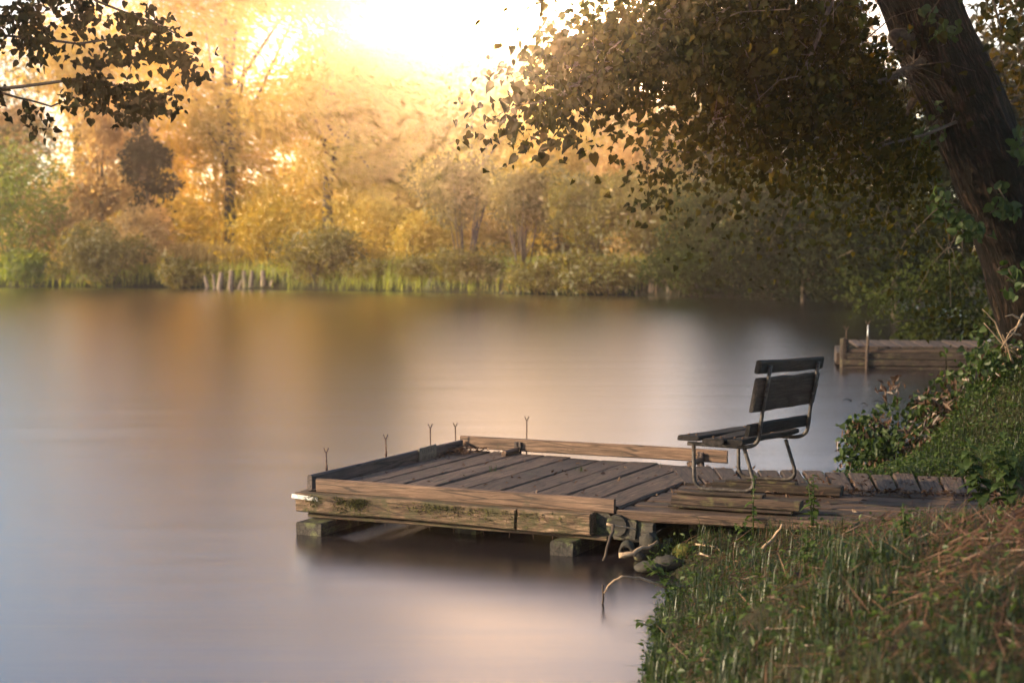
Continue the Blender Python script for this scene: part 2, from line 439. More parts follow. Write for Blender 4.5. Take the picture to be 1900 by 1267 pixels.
def water_mat():
    """Lake water smoothed by the long exposure: a soft, slightly streaky mirror over murky water."""
    m, n, l = new_mat('still_lake_water')
    n.remove(n['Principled BSDF'])
    tc = n.new('ShaderNodeTexCoord')
    mp = n.new('ShaderNodeMapping'); mp.inputs['Scale'].default_value = (.10, .7, 1)
    mp.inputs['Rotation'].default_value = (0, 0, R(5))
    l.new(tc.outputs['Object'], mp.inputs[0])
    a = n.new('ShaderNodeTexNoise'); a.inputs['Scale'].default_value = 1.0; a.inputs['Detail'].default_value = 4; a.inputs['Roughness'].default_value = .5
    l.new(mp.outputs[0], a.inputs['Vector'])
    bp = n.new('ShaderNodeBump'); bp.inputs['Strength'].default_value = .05; bp.inputs['Distance'].default_value = .2
    l.new(a.outputs['Fac'], bp.inputs['Height'])
    gl = n.new('ShaderNodeBsdfGlossy'); gl.distribution = 'BECKMANN'
    gl.inputs['Color'].default_value = (.97, .97, 1.0, 1)
    gl.inputs['Roughness'].default_value = .255; l.new(bp.outputs[0], gl.inputs['Normal'])
    df = n.new('ShaderNodeBsdfDiffuse'); df.inputs['Color'].default_value = (.014, .011, .012, 1)
    fr = n.new('ShaderNodeFresnel'); fr.inputs['IOR'].default_value = 1.75
    mx = n.new('ShaderNodeMixShader')
    l.new(fr.outputs[0], mx.inputs[0]); l.new(df.outputs[0], mx.inputs[1]); l.new(gl.outputs[0], mx.inputs[2])
    l.new(mx.outputs[0], n['Material Output'].inputs['Surface'])
    return m
M['water'] = water_mat()

# ------------------------------------------------------------------ the setting: ground, water, haze
SHORE = [(-12, -60), (-8, -25), (-4, -10), (-1.6, -3), (-.4, 2), (.25, 5), (.5, 7), (.70, 9.0), (.93, 10.6), (1.18, 11.8), (1.02, 12.5), (.98, 13.2),
         (1.35, 14.4), (2.4, 15.5), (3.7, 16.5), (4.45, 17.5), (5.1, 19.2), (6.2, 23), (8.3, 28), (10.4, 34.5), (12.5, 42), (16.5, 58), (20, 74), (20.4, 84),
         (17.5, 88), (13.2, 88), (8.5, 91), (4.7, 93.5), (0, 96), (-3.3, 99), (-9, 103), (-16, 107.5), (-24.4, 112.5), (-36, 115), (-60, 118), (-110, 120), (-190, 100), (-190, -60)]
SH = np.array(SHORE, float)

def shore_dist(X, Y):
    """Signed distance to the waterline, positive on land."""
    shp = X.shape
    p = np.stack([X.ravel(), Y.ravel()], 1)
    best = np.full(len(p), 1e9); inside = np.zeros(len(p), bool)
    for i in range(len(SH)):
        a, b = SH[i], SH[(i + 1) % len(SH)]
        ab = b - a
        t = np.clip(((p - a) @ ab) / (ab @ ab), 0, 1)
        d = np.linalg.norm(p - (a + t[:, None] * ab), axis=1)
        best = np.minimum(best, d)
        cond = (a[1] > p[:, 1]) != (b[1] > p[:, 1])
        with np.errstate(divide='ignore', invalid='ignore'):
            xi = a[0] + (p[:, 1] - a[1]) / (b[1] - a[1] + 1e-12) * ab[0]
        inside ^= cond & (p[:, 0] < xi)
    return np.where(inside, -best, best).reshape(shp)

def sstep(a, b, x):
    t = np.clip((x - a) / (b - a), 0, 1); return t * t * (3 - 2 * t)

def lumps(X, Y, s, seed=0.0):
    return (np.sin(X * s * 1.7 + 1.3 + seed) * np.cos(Y * s * 1.3 - .7 + seed) + .6 * np.sin(X * s * 3.1 - Y * s * 2.3 + seed) + .4 * np.cos(X * s * 5.7 + Y * s * 4.9 + 2 * seed)) / 2

def ground_h(X, Y, D=None):
    X, Y = np.asarray(X, float), np.asarray(Y, float)
    if D is None: D = shore_dist(X, Y)
    amp = 1.05 - .58 * sstep(7.8, 11.2, Y) + .62 * sstep(15.6, 17.6, Y)
    amp = amp - .25 * sstep(22, 30, Y)
    L = 1.0 - .45 * sstep(15.5, 17.5, Y) + .8 * sstep(24, 40, Y)
    d = np.maximum(D, 0)
    land = amp * (1 - np.exp(-d / L)) + .05 * np.minimum(d, 6) * (1 - sstep(11, 12, Y) * (1 - sstep(15.5, 17, Y))) + .012 * np.minimum(d, 60)
    land = land + .55 * sstep(4.2, 6.2, X) * (1 - sstep(20, 26, Y)) * sstep(9, 12, Y)
    land = land + (.035 * lumps(X, Y, 2.3) + .015 * lumps(X, Y, 7.1, 1.0)) * sstep(0, .5, D) * (Y < 40)
    land = land + .25 * lumps(X, Y, .35, 2.0) * sstep(2, 10, D) * sstep(30, 60, Y)
    near = 12.86 - (X - .855) * .40; far = 15.42 - (X - 1.5) * .286
    inside = np.minimum(np.minimum(Y - near, far - Y), np.minimum(X - .6, 4.15 - X))
    capm = sstep(-.30, .02, inside)
    land = land * (1 - capm) + np.minimum(land, .24) * capm
    bed = -.12 - 1.2 * (1 - np.exp(-np.maximum(-D, 0) / 2.5))
    return np.where(D > 0, land - .03, np.maximum(bed, D * .8 - .03))

def axis(parts):
    out = []
    for a, b, s in parts: out += list(np.arange(a, b, s))
    return np.array(out + [parts[-1][1]])
gx = axis([(-230, -60, 10), (-60, -10, 4), (-10, -1, 1), (-1, 7, .09), (7, 24, .6), (24, 60, 3), (60, 231, 10)])
gy = axis([(-70, 0, 5), (0, 4, .5), (4, 20, .11), (20, 40, .6), (40, 130, 1.6), (130, 320, 10)])
GX, GY = np.meshgrid(gx, gy)
GZ = ground_h(GX, GY)
V = np.stack([GX.ravel(), GY.ravel(), GZ.ravel()], 1)
nx_, ny_ = len(gx), len(gy)
ii = (np.arange(ny_ - 1)[:, None] * nx_ + np.arange(nx_ - 1)[None]).ravel()
link('ground', np_mesh('ground', V, np.stack([ii, ii + 1, ii + nx_ + 1, ii + nx_], 1), M['ground'], True))['kind'] = 'structure'

b = MB(); b.poly([(-229, -69, 0), (60, -69, 0), (60, 140, 0), (-229, 140, 0)], [(0, 1, 2, 3)])
b.build('water', M['water'], kind='structure')

hm, hn, hl = new_mat('evening_haze')
hn.remove(hn['Principled BSDF'])
pvn = hn.new('ShaderNodeVolumePrincipled')
pvn.inputs['Color'].default_value = (.97, .93, .88, 1)
pvn.inputs['Density'].default_value = HAZE_DENSITY
pvn.inputs['Anisotropy'].default_value = HAZE_G
hl.new(pvn.outputs[0], hn['Material Output'].inputs['Volume'])
b = MB(); b.box((0, 130, 14.3), (470, 410, 33.4))
b.build('haze', hm, kind='stuff')

def gz(x, y): return float(ground_h(np.array([x]), np.array([y]))[0])

# ------------------------------------------------------------------ far bank: trees, shrubs, reeds, stakes
def crown_points(n, lobes, rng, shell=.75):
    """Leaf positions gathered into uneven lobes; each lobe a centre and three radii."""
    lobes = np.array(lobes)
    vol = np.prod(lobes[:, 3:6], 1) ** .72
    idx = rng.choice(len(lobes), n, p=vol / vol.sum())
    d = unit(rng.normal(size=(n, 3)))
    r = np.where(rng.rand(n) < shell, rng.uniform(.72, 1.06, n), rng.rand(n) ** .5)
    r *= 1 + .12 * rng.normal(size=n)
    return lobes[idx, :3] + d * lobes[idx, 3:6] * r[:, None], d

def grow_tree(name, x, y, height, width, mat, label, n=6000, leaf=(.5, .16), trunk_frac=.07, droop=.3, wind=.6, seed=1,
              group='trees on the far bank', cat='tree', stems=1, lean=0.0, lobes_n=26, depth=.38, limbs=7, trunk_r=None, sub=.23, barkmat=None, kindname='crown', flat=0):
    rng = np.random.RandomState(seed)
    z0 = gz(x, y) - .1
    root = thing(name, (x, y, z0), label, cat, group)
    h0 = height * trunk_frac
    cz, rz_ = (height + h0) / 2, (height - h0) / 2
    lobes = []
    for k in range(lobes_n):
        d = rng.normal(size=3); d /= np.linalg.norm(d)
        r = rng.uniform(.3, .95)
        taper = 1.0
        s = width * sub * rng.uniform(.45, 1.35)
        lobes.append((d[0] * r * width * .5 + lean * height * .5, d[1] * r * width * .5 * depth, cz + d[2] * r * rz_, s, s * .8, min(s * .75, rz_ * .5)))
    for k in range(flat):
        s = width * sub * .8
        lobes.append((width * .52 * (2 * (k + .5) / flat - 1), rng.uniform(-1, 1), height - s * rng.uniform(.9, 1.5), s * 1.1, s * .8, s * .8))
    C, d = crown_points(n, lobes, rng)
    C[:, 2] = np.maximum(C[:, 2], .15 + .2 * rng.rand(n))
    D = d * .55 + rng.normal(size=(n, 3)) * .55
    D[:, 2] -= droop; D[:, 0] += wind
    Nn = rng.normal(size=(n, 3)) + np.array([0, -.3, .6])
    Ln = leaf[0] * rng.uniform(.55, 1.35, n); Wd = leaf[1] * rng.uniform(.6, 1.4, n)
    V, T = leaf_cloud(C, D, Nn, Ln, Wd)
    o = link(kindname, np_mesh(kindname, V, T, M[mat]), root); o['kind'] = 'stuff'
    tb = MB()
    pr = random.Random(seed)
    tr = trunk_r or max(.12, height * .018)
    for s in range(stems):
        ang = pr.uniform(0, 6.28); sp = 0 if stems == 1 else width * .12
        bx, by = math.cos(ang) * sp * .3, math.sin(ang) * sp * .3
        tx, ty = math.cos(ang) * sp * 2.2 + lean * height * .5, math.sin(ang) * sp * 2.2
        top = height * (.8 if stems == 1 else pr.uniform(.6, .85))
        pts = [Vector((bx + (tx - bx) * t + pr.uniform(-.02, .02) * height * t, by + (ty - by) * t, top * t)) for t in (0, .25, .5, .75, 1)]
        rr = tr / (1 if stems == 1 else 2.2)
        tb.tube(pts, [rr, rr * .8, rr * .6, rr * .4, rr * .15], 7, .15, True, pr)
    for k in range(limbs):
        L = lobes[pr.randrange(len(lobes))]
        t = pr.uniform(.25, .7)
        a = Vector((lean * height * .5 * t, 0, height * .8 * t)) if stems == 1 else Vector((0, 0, height * .15))
        e = Vector(L[:3]) * .97
        mid = (a + e) / 2 + Vector((pr.uniform(-.3, .3), pr.uniform(-.3, .3), pr.uniform(.1, .6)))
        tb.tube([a, mid, e], [tr * .38, tr * .24, tr * .08], 5, .1, True, pr)
    tb.build('trunk', M[barkmat or 'bark_far'], root, True)
    return root

def tree_px(name, px, y, top_px, width_px, mat, label, **k):
    x = (px - CX) / F * y
    z0 = gz(x, y)
    h = CAMH - (top_px - YH) / F * y - z0
    return grow_tree(name, x, y, h, width_px / F * y, mat, label, **k)

FAR = [
 # name, px, depth, top px, width px, leaf material, label, options
 ('leafy_tree', -40, 128, 60, 210, 'olive', 'olive tree at the left end of the far bank beside a gap of bright sky', dict(n=5200, seed=3)),
 ('leafy_tree', 150, 150, -60, 300, 'gold', 'tall golden tree standing back behind the pale crowns left of the dark conifer', dict(n=9750, seed=4, leaf=(.7, .2), trunk_r=.5)),
 ('leafy_tree', 190, 126, 200, 170, 'cream', 'pale cream tree just left of the narrow dark conifer', dict(n=7800, seed=5, wind=.2, droop=.1)),
 ('conifer_tree', 278, 124, 165, 80, 'dark', 'narrow dark conifer between the pale tree and the great golden willow', dict(n=5200, seed=6, lobes_n=44, sub=.3, trunk_frac=.05, wind=.1, droop=.5)),
 ('willow_tree', 430, 128, -110, 360, 'gold', 'great golden willow with sweeping branches left of centre', dict(n=15000, flat=6, seed=8, wind=1.0, droop=.55, leaf=(.9, .16), lobes_n=34, trunk_r=.55, limbs=14)),
 ('willow_tree', 610, 124, -80, 320, 'gold', 'golden willow behind the dark leaf masses, right of the greatest willow', dict(n=14000, flat=6, seed=9, wind=1.0, droop=.55, leaf=(.9, .16), lobes_n=32, trunk_r=.5, limbs=14)),
 ('willow_tree', 720, 134, 20, 200, 'gold', 'backlit willow close to the left edge of the white glow of sunlight', dict(n=5200, seed=10, wind=.6, droop=.5, leaf=(.8, .16))),
 ('leafy_tree', 880, 128, 108, 240, 'gold', 'low backlit tree right under the white glow of sunlight', dict(n=6500, seed=12, wind=.3)),
 ('leafy_tree', 1030, 122, 118, 210, 'gold', 'backlit tree seen under the tips of the overhanging leaves', dict(n=6000, seed=13, wind=.3)),
 ('leafy_tree', 1200, 118, 150, 260, 'cream', 'sunlit pale tree in the opening under the overhanging boughs', dict(n=9500, seed=14, wind=.3)),
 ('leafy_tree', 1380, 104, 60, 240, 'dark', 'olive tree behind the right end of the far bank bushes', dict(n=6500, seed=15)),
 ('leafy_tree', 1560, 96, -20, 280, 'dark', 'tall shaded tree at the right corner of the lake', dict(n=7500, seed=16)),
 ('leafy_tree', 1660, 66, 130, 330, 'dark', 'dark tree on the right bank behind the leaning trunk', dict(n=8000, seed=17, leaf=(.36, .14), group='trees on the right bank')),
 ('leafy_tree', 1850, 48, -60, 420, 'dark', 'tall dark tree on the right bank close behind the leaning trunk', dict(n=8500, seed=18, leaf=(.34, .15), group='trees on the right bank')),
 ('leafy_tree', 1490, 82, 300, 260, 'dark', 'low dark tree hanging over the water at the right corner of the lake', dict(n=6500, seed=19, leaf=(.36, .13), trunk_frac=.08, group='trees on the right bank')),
]
FAR += [
 ('leafy_tree', 988, 157, 82, 190, 'gold', 'tree added far back to block the gap between the middle and rightmost glow trees', dict(n=20000, seed=30, wind=.1, leaf=(1.0, .5), depth=.8, flat=16, droop=.1)),  # added to close a gap that let the glow glint on the water
 ('leafy_tree', 690, 131, -40, 170, 'gold', 'slim golden tree rising out of view at the left edge of the white glow', dict(n=9000, seed=57, wind=.7, droop=.5, leaf=(.8, .17), flat=5)),
 ('leafy_tree', 20, 140, 90, 150, 'cream', 'pale tree under the dark branch at the top left corner', dict(n=5700, seed=28, leaf=(.6, .2))),
 ('leafy_tree', 275, 146, 20, 210, 'cream', 'tall pale tree rising behind the narrow dark conifer', dict(n=8400, seed=29, leaf=(.6, .2))),
 ('leafy_tree', 770, 150, 72, 180, 'gold', 'leftmost of the three tall trees added far back to block the white glow', dict(n=15000, seed=24, wind=.1, leaf=(.9, .42), depth=.6, flat=9, droop=.1)),  # this and next two: trees added to keep the glow off the water
 ('leafy_tree', 905, 152, 84, 190, 'gold', 'middle one of the three tall trees added far back to block the white glow', dict(n=24000, seed=25, wind=.1, leaf=(1.0, .5), depth=.8, flat=18, droop=.1)),
 ('leafy_tree', 1065, 150, 76, 190, 'gold', 'rightmost of the three tall trees added far back to block the white glow', dict(n=15000, seed=26, wind=.1, leaf=(.9, .42), depth=.6, flat=9, droop=.1)),
 ('leafy_tree', 830, 136, 118, 190, 'gold', 'dense backlit tree just left below the sun', dict(n=8000, seed=20, wind=.2, leaf=(.8, .32), depth=.7, lobes_n=44)),
 ('leafy_tree', 950, 138, 122, 200, 'gold', 'dense backlit tree just right below the sun', dict(n=8000, seed=21, wind=.2, leaf=(.8, .32), depth=.7, lobes_n=44)),
 ('leafy_tree', 1090, 134, 105, 210, 'gold', 'dense backlit tree behind the pale tree in the opening', dict(n=8000, seed=22, wind=.2, leaf=(.8, .32), depth=.7, lobes_n=44)),
 ('leafy_tree', 1290, 130, 70, 230, 'olive', 'olive tree standing behind the dense shrubs at the right', dict(n=6500, seed=23, leaf=(.6, .22))),
]
for nm, px, y, top, w, mt, lb, kw in FAR:
    tree_px(nm, px, y, top, w, mt, lb, **kw)

SHRUBS = [
 ('bush', 30, 117.5, 275, 230, 'green', 'soft yellow green bush at the far left of the far bank', dict(n=4200, seed=31, wind=1.0)),
 ('bush', 45, 115.6, 455, 130, 'green', 'bright green low bush at the water on the far left', dict(n=2200, seed=32)),
 ('bush', 200, 113.9, 425, 200, 'olive', 'spreading olive bush at the water left of the old stakes', dict(n=4200, seed=33, wind=.8)),
 ('bush', 125, 119, 370, 190, 'cream', 'pale bush behind the spreading olive bush on the left', dict(n=3400, seed=34)),
 ('bush', 270, 118, 385, 150, 'cream', 'pale bush below the narrow dark conifer', dict(n=3000, seed=35)),
 ('bush', 345, 111.6, 475, 110, 'olive', 'low olive bush just left of the old stakes', dict(n=1800, seed=36)),
 ('bush', 505, 115, 330, 170, 'gold', 'rounded golden bush at the right end of the bright reed bed', dict(n=3600, seed=37)),
 ('bush', 590, 106.6, 415, 165, 'olive', 'rounded green bush at the water right of the old stakes', dict(n=4000, seed=38, wind=.5)),
 ('bush', 690, 112, 330, 190, 'gold', 'golden bush behind the rounded green bush', dict(n=3800, seed=39)),
 ('bush', 770, 106, 380, 130, 'gold', 'yellow bush left of the bare stemmed shrubs', dict(n=2600, seed=40)),
 ('bush', 700, 105, 480, 120, 'olive', 'low strip of bank plants right of the rounded green bush', dict(n=1800, seed=52)),
 ('bush', 790, 102.5, 472, 120, 'olive', 'low olive plants left of the bare stemmed shrub', dict(n=1800, seed=53)),
 ('shrub', 860, 101, 265, 190, 'olive', 'tall shrub with many bare stems left of the gap of light', dict(n=4600, seed=41, stems=7, trunk_frac=.32, wind=.3)),
 ('shrub', 970, 98.5, 285, 170, 'olive', 'tall shrub with bare stems fanning up from the water at the centre', dict(n=4400, seed=42, stems=11, trunk_frac=.32, wind=.3)),
 ('shrub', 1090, 96.5, 300, 170, 'olive', 'tall bare stemmed shrub right of the gap of light', dict(n=4400, seed=43, stems=7, trunk_frac=.3, wind=.3)),
 ('shrub', 1220, 94, 310, 190, 'olive', 'dense shrub under the pale sunlit tree', dict(n=4600, seed=44, stems=6, trunk_frac=.22, wind=.5)),
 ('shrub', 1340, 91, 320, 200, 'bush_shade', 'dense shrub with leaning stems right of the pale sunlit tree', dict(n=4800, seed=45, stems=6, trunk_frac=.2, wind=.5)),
 ('bush', 1130, 93.2, 478, 190, 'olive', 'low bush trailing in the water at the centre right', dict(n=2600, seed=46, wind=.8)),
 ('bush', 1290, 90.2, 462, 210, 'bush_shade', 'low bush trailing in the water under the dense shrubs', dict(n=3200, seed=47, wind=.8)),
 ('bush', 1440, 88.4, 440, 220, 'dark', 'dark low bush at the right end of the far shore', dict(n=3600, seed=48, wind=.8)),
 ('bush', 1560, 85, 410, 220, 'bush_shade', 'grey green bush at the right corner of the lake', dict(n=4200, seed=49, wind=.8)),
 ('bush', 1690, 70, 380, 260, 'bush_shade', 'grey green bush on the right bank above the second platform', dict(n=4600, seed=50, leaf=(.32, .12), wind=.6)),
 ('bush', 880, 100, 452, 150, 'olive', 'low olive bush under the bare stemmed shrub left of the gap of light', dict(n=2400, seed=54)),
 ('bush', 640, 109, 440, 120, 'gold', 'small golden bush peeping over the rounded green bush', dict(n=2200, seed=55)),
 ('bush', 1060, 95.4, 470, 140, 'olive', 'low olive bush right of the twiggy bush at the centre', dict(n=2200, seed=56)),
 ('bush', 1000, 95.5, 478, 150, 'olive', 'low twiggy bush at the foot of the bare stemmed shrubs', dict(n=1900, seed=51)),
]
for nm, px, y, top, w, mt, lb, kw in SHRUBS:
    k = dict(leaf=(.38, .12), lobes_n=16, trunk_frac=.03, limbs=6, stems=4, group='bushes along the far shore', cat='bush', depth=.6, trunk_r=.12, sub=.24, kindname='foliage')
    k.update(kw)
    tree_px(nm, px, y, top, w, mt, lb, **k)

# the thicket behind the first trees reads as one mass
rw = np.random.RandomState(55)
tl = []
for k in range(150):
    px = rw.uniform(-150, 1750); y = rw.uniform(132, 168) - max(0, (px - 1000)) * .05
    x = (px - CX) / F * y; h = rw.uniform(5.5, 9.0); g0 = gz(x, y)
    for q in range(3):
        tl.append((x + rw.normal() * 2, y + rw.normal() * 2, g0 + h * (.15 + .3 * q), 2.6, 2.2, h * .2))
C, d = crown_points(42000, tl, rw)
nT = len(C)
V, T = leaf_cloud(C, d * .5 + rw.normal(size=(nT, 3)) * .6 + np.array([.3, 0, -.3]), rw.normal(size=(nT, 3)) + np.array([0, -.3, .6]), .8 * rw.uniform(.6, 1.4, nT), .3 * rw.uniform(.6, 1.4, nT))
lf = (V.reshape(-1, 4, 3)[:, 0, 0] < 2.0)
LT = T.reshape(2, -1, 3)
for mk, mt, lb in ((lf, 'gold', 'golden thicket closing the view behind the trees on the left of the far bank'), (~lf, 'olive', 'olive thicket closing the view behind the trees on the right of the far bank')):
    Vs = V.reshape(-1, 4, 3)[mk]; ns = len(Vs); i_ = np.arange(ns)[:, None] * 4
    Ts = np.concatenate([i_ + np.array([[0, 1, 2]]), i_ + np.array([[0, 2, 3]])], 0)
    tag(link('thicket', np_mesh('thicket', Vs.reshape(-1, 3), Ts, M[mt])), lb, 'thicket', None, 'stuff')

def reed_bed(name, poly_px, y0, y1, n, hgt, mat, label, seed):
    rng = np.random.RandomState(seed)
    y = rng.uniform(y0, y1, n)
    x = (rng.uniform(poly_px[0], poly_px[1], n) - CX) / F * y
    z = ground_h(x, y)
    ok = z > -.05
    x, y, z = x[ok], y[ok], z[ok]; n = len(x)
    a = rng.uniform(0, 6.28, n)
    D = np.stack([np.cos(a) * .6 + .6, np.sin(a) * .6, np.zeros(n)], 1)
    V, T = blades(np.stack([x, y, z], 1), D, hgt * rng.uniform(.5, 1.25, n), rng.uniform(.02, .05, n), rng.uniform(.05, .4, n))
    o = link(name, np_mesh(name, V, T, M[mat])); tag(o, label, 'reeds', None, 'stuff')
reed_bed('reeds', (280, 480), 116, 124, 9000, 2.0, 'reed', 'bright straw coloured reeds in the clearing behind the old stakes', 61)
reed_bed('grass', (330, 1300), 92, 122, 22000, 1.0, 'green', 'long grass along the edge of the far bank', 62)
reed_bed('reeds', (640, 800), 102, 106, 700, 1.5, 'green', 'green reeds standing at the water right of the rounded green bush', 63)
reed_bed('grass', (-60, 330), 113, 120, 4000, .9, 'green', 'long grass under the bushes at the left of the far bank', 64)
reed_bed('reeds', (880, 1330), 89.5, 98, 2600, 1.3, 'straw', 'dry brown stalks at the foot of the shrubs on the far shore', 65)

# old stakes at the far waterline
for i, (px, tp, wd, lean, lb) in enumerate([
    (388, 512, .28, -.35, 'thin leaning stake, leftmost of the old stakes at the far waterline'),
    (400, 508, .30, -.12, 'second old stake from the left, short and dark, at the far waterline'),
    (406, 505, .42, .22, 'pale stake leaning right, third from the left at the far waterline'),
    (427, 502, .42, .14, 'thick pale stake standing alone left of the stump pieces'),
    (442, 520, .34, .5, 'low slanting stake between the two middle pairs of stakes'),
    (456, 502, .36, -.10, 'left stake of the touching pair at the far waterline'),
    (465, 502, .36, .14, 'right stake of the touching pair at the far waterline'),
    (488, 502, .44, .04, 'upright thick stake beside the rounded green bush'),
    (500, 519, .26, .3, 'short stake, rightmost of the old stakes at the far waterline')]):
    yy = 110.3 - (px - 388) * .018
    base = P(px, 533, yy)
    base.z = -.25
    h = CAMH - (tp - YH) / F * yy - base.z
    mb = MB(); rr = random.Random(i)
    mb.tube([(0, 0, 0), (lean * h * .3, 0, h * .4), (lean * h * .7, 0, h)], [wd * .52, wd * .47, wd * .36], 7, .12, True, rr)
    o = mb.build('wooden_stake', M['post'], None, False, base)
    tag(o, lb, 'stake', 'old stakes at the far waterline')

# ------------------------------------------------------------------ the fishing platform
HD = .37                                   # deck level
A_DIR = Vector((.907, -.421, 0)); B_DIR = Vector((.421, .907, 0))
AZ = math.atan2(A_DIR.y, A_DIR.x); BZ = math.atan2(B_DIR.y, B_DIR.x)
O = Vector((-1.743, 14.10, 0))             # near left corner
plat = thing('fishing_platform', (O.x, O.y, 0), 'weathered plank fishing platform with raised edge boards in the foreground', 'platform')

def rough_plank(L, W, T, rng, warp=.006, st=4, taper=0.0, end=.012):
    """A board along local +X from 0 to L, centred on Y, top at z = 0; slightly warped, with worn edges."""
    pts, fcs = [], []
    bv = min(.012, T * .3)
    for i in range(st):
        t = i / (st - 1)
        x = L * t
        w = W * .5 * (1 + taper * t); dy = rng.uniform(-warp, warp); dz = rng.uniform(-warp, warp) * .6
        e0 = rng.uniform(-end, end) if i in (0, st - 1) else 0
        sec = [(-w + bv, 0), (w - bv, 0), (w, -bv), (w, -T + bv), (w - bv, -T), (-w + bv, -T), (-w, -T + bv), (-w, -bv)]
        for y, z in sec:
            j = rng.uniform(-.35, .35) * bv
            pts.append((x + e0 + (rng.uniform(-end, end) * .5 if i in (0, st - 1) else 0), y + dy + j, z + dz + j * .6))
    for i in range(st - 1):
        for k in range(8):
            a, b_ = i * 8 + k, i * 8 + (k + 1) % 8
            fcs.append((b_, a, a + 8, b_ + 8))
    fcs.append(tuple(range(8))); fcs.append(tuple((st - 1) * 8 + k for k in reversed(range(8))))
    m = MB(); m.poly(pts, fcs)
    return m

def lay(name, p0, p1, W, T, mat, parent, rng, top, roll=0.0, **kw):
    """A board whose top centre line runs from p0 to p1 at height top (p z ignored unless top is None)."""
    p0, p1 = Vector(p0), Vector(p1)
    if top is not None:
        p0.z = p1.z = top
    d = p1 - p0
    L = d.length
    mb = rough_plank(L, W, T, rng, **kw)
    pl = parent.location if parent is not None else Vector((0, 0, 0))
    rz = math.atan2(d.y, d.x); ry = -math.asin(max(-1, min(1, d.z / L)))
    return mb.build(name, M[mat], parent, False, p0 - pl, (roll, ry, rz))

rng = random.Random(21)
def AB(a, b_): return O + A_DIR * a + B_DIR * b_
# cross planks of the platform, near end (kerb) to far end (open edge that draws back to the right)
joints = [.05, .36, .68, .98, 1.28, 1.60, 1.92, 2.24, 2.55, 2.868]
for i in range(9):
    a0, a1 = joints[i], joints[i + 1]
    am = (a0 + a1) / 2
    far = 2.90 - .12 * max(0, am - .3) + rng.uniform(-.05, .04)
    near = .03
    lay('plank', AB(am, near), AB(am, far), (a1 - a0) - rng.uniform(.008, .026), .05, 'plank', plat, rng, HD + rng.uniform(-.006, .006), rng.uniform(-.012, .012))
# walkway: narrow cross planks on the far side, long boards on the near side
W0, W1 = G(1150, 945, HD), G(1270, 897, HD)             # start of the long boards (near, far end)
near_e = G(1600, 977, HD - .02)
fl, fr = Vector((1.50, 15.42, 0)), Vector((4.30, 14.62, 0))   # far edge
nl, nr = Vector((1.521, 14.31, 0)), Vector((4.05, 13.62, 0))  # where the cross planks end
nW = 14
for i in range(nW):
    t0, t1 = i / nW, (i + 1) / nW
    tm = (t0 + t1) / 2
    n_, f_ = nl.lerp(nr, tm), fl.lerp(fr, tm)
    f_ = f_ + (f_ - n_) * rng.uniform(-.03, .03)
    n_ = n_ - (f_ - n_) * rng.uniform(0, .04)
    if i == 0: f_ = n_ + (f_ - n_) * 1.03
    w = (nr - nl).length / nW * .985
    lay('plank', n_, f_, w - rng.uniform(.006, .022), .05, 'plank', plat, rng, HD + rng.uniform(-.004, .010), rng.uniform(-.015, .015), taper=.105)
ux = (nr - nl).normalized()
nb = 6
for k in range(nb):
    t = (k + .5) / nb
    s0 = W0.lerp(nl, t)
    e0 = Vector((3.55 + .12 * k, 11.96, 0)).lerp(nr, t)
    e0.x += rng.uniform(-.1, .1)
    s0 = s0 + (e0 - s0).normalized() * rng.uniform(.0, .03)
    wid = (nl - W0).length / nb * .86
    lay('long_board', s0, e0, wid - rng.uniform(.004, .014), .045, 'plank', plat, rng, HD - .016 + rng.uniform(-.006, .004), rng.uniform(-.01, .01), warp=.004)
# edge board of the walkway
e0 = W0 + Vector((-.02, -.05, 0)); e1 = Vector((3.30, 11.90, 0))
lay('edge_board', e0, e1, .05, .085, 'plank', plat, rng, HD - .002, 0, warp=.003)

# kerb boards: near, left and far
def upright(name, p0, p1, bottom, top, thick, mat, rng, bottom1=None, top1=None, **kw):
    """A board standing on edge; bottom/top heights at both ends."""
    h = top - bottom
    a, b_ = Vector((p0[0], p0[1], top)), Vector((p1[0], p1[1], top if top1 is None else top1))
    return lay(name, a, b_, thick, h, mat, plat, rng, None, **kw)
upright('kerb_board', AB(.06, -.025), AB(2.84, -.025), HD - .05, HD + .075, .042, 'kerb', rng, warp=.003, end=.003)
upright('kerb_board', AB(-.02, -.02), AB(-.02, 2.94), HD - .035, HD + .098, .045, 'darkboard', rng, warp=.003, end=.004)
upright('kerb_board', AB(-.045, 2.985), AB(2.84, 2.985), HD + .008, HD + .137, .04, 'kerb', rng, warp=.003, top1=HD + .127)
# cleats that hold the far board
for a in (.62, 2.58):
    lay('cleat', AB(a, 2.60), AB(a, 2.94), .05, .05, 'kerb', plat, rng, HD + .052)
    upright('cleat', AB(a - .025, 2.945), AB(a + .025, 2.945), HD - .10, HD + .105, .03, 'darkboard', rng)
# sign plate on the left board
pl = MB(); pl.box((0, 0, 0), (.36, .012, .15))
sp = AB(.014, 2.12)
so = pl.build('sign_plate', M['plate'], plat, False, Vector((sp.x, sp.y, HD + .045)) - plat.location, (0, R(-1), BZ))
lm = MB(); lr = random.Random(5)
for row, zz in enumerate((.034, -.028)):
    x = -.115
    while x < .12:
        lm.box((x, -.0066, zz), (.009, .0022, .036))
        if lr.random() < .6: lm.box((x + .012, -.0066, zz + lr.choice((-.014, 0, .014))), (.016, .0018, .007))
        x += lr.uniform(.026, .04)
lm.build('worn_lettering', M['letter'], so)

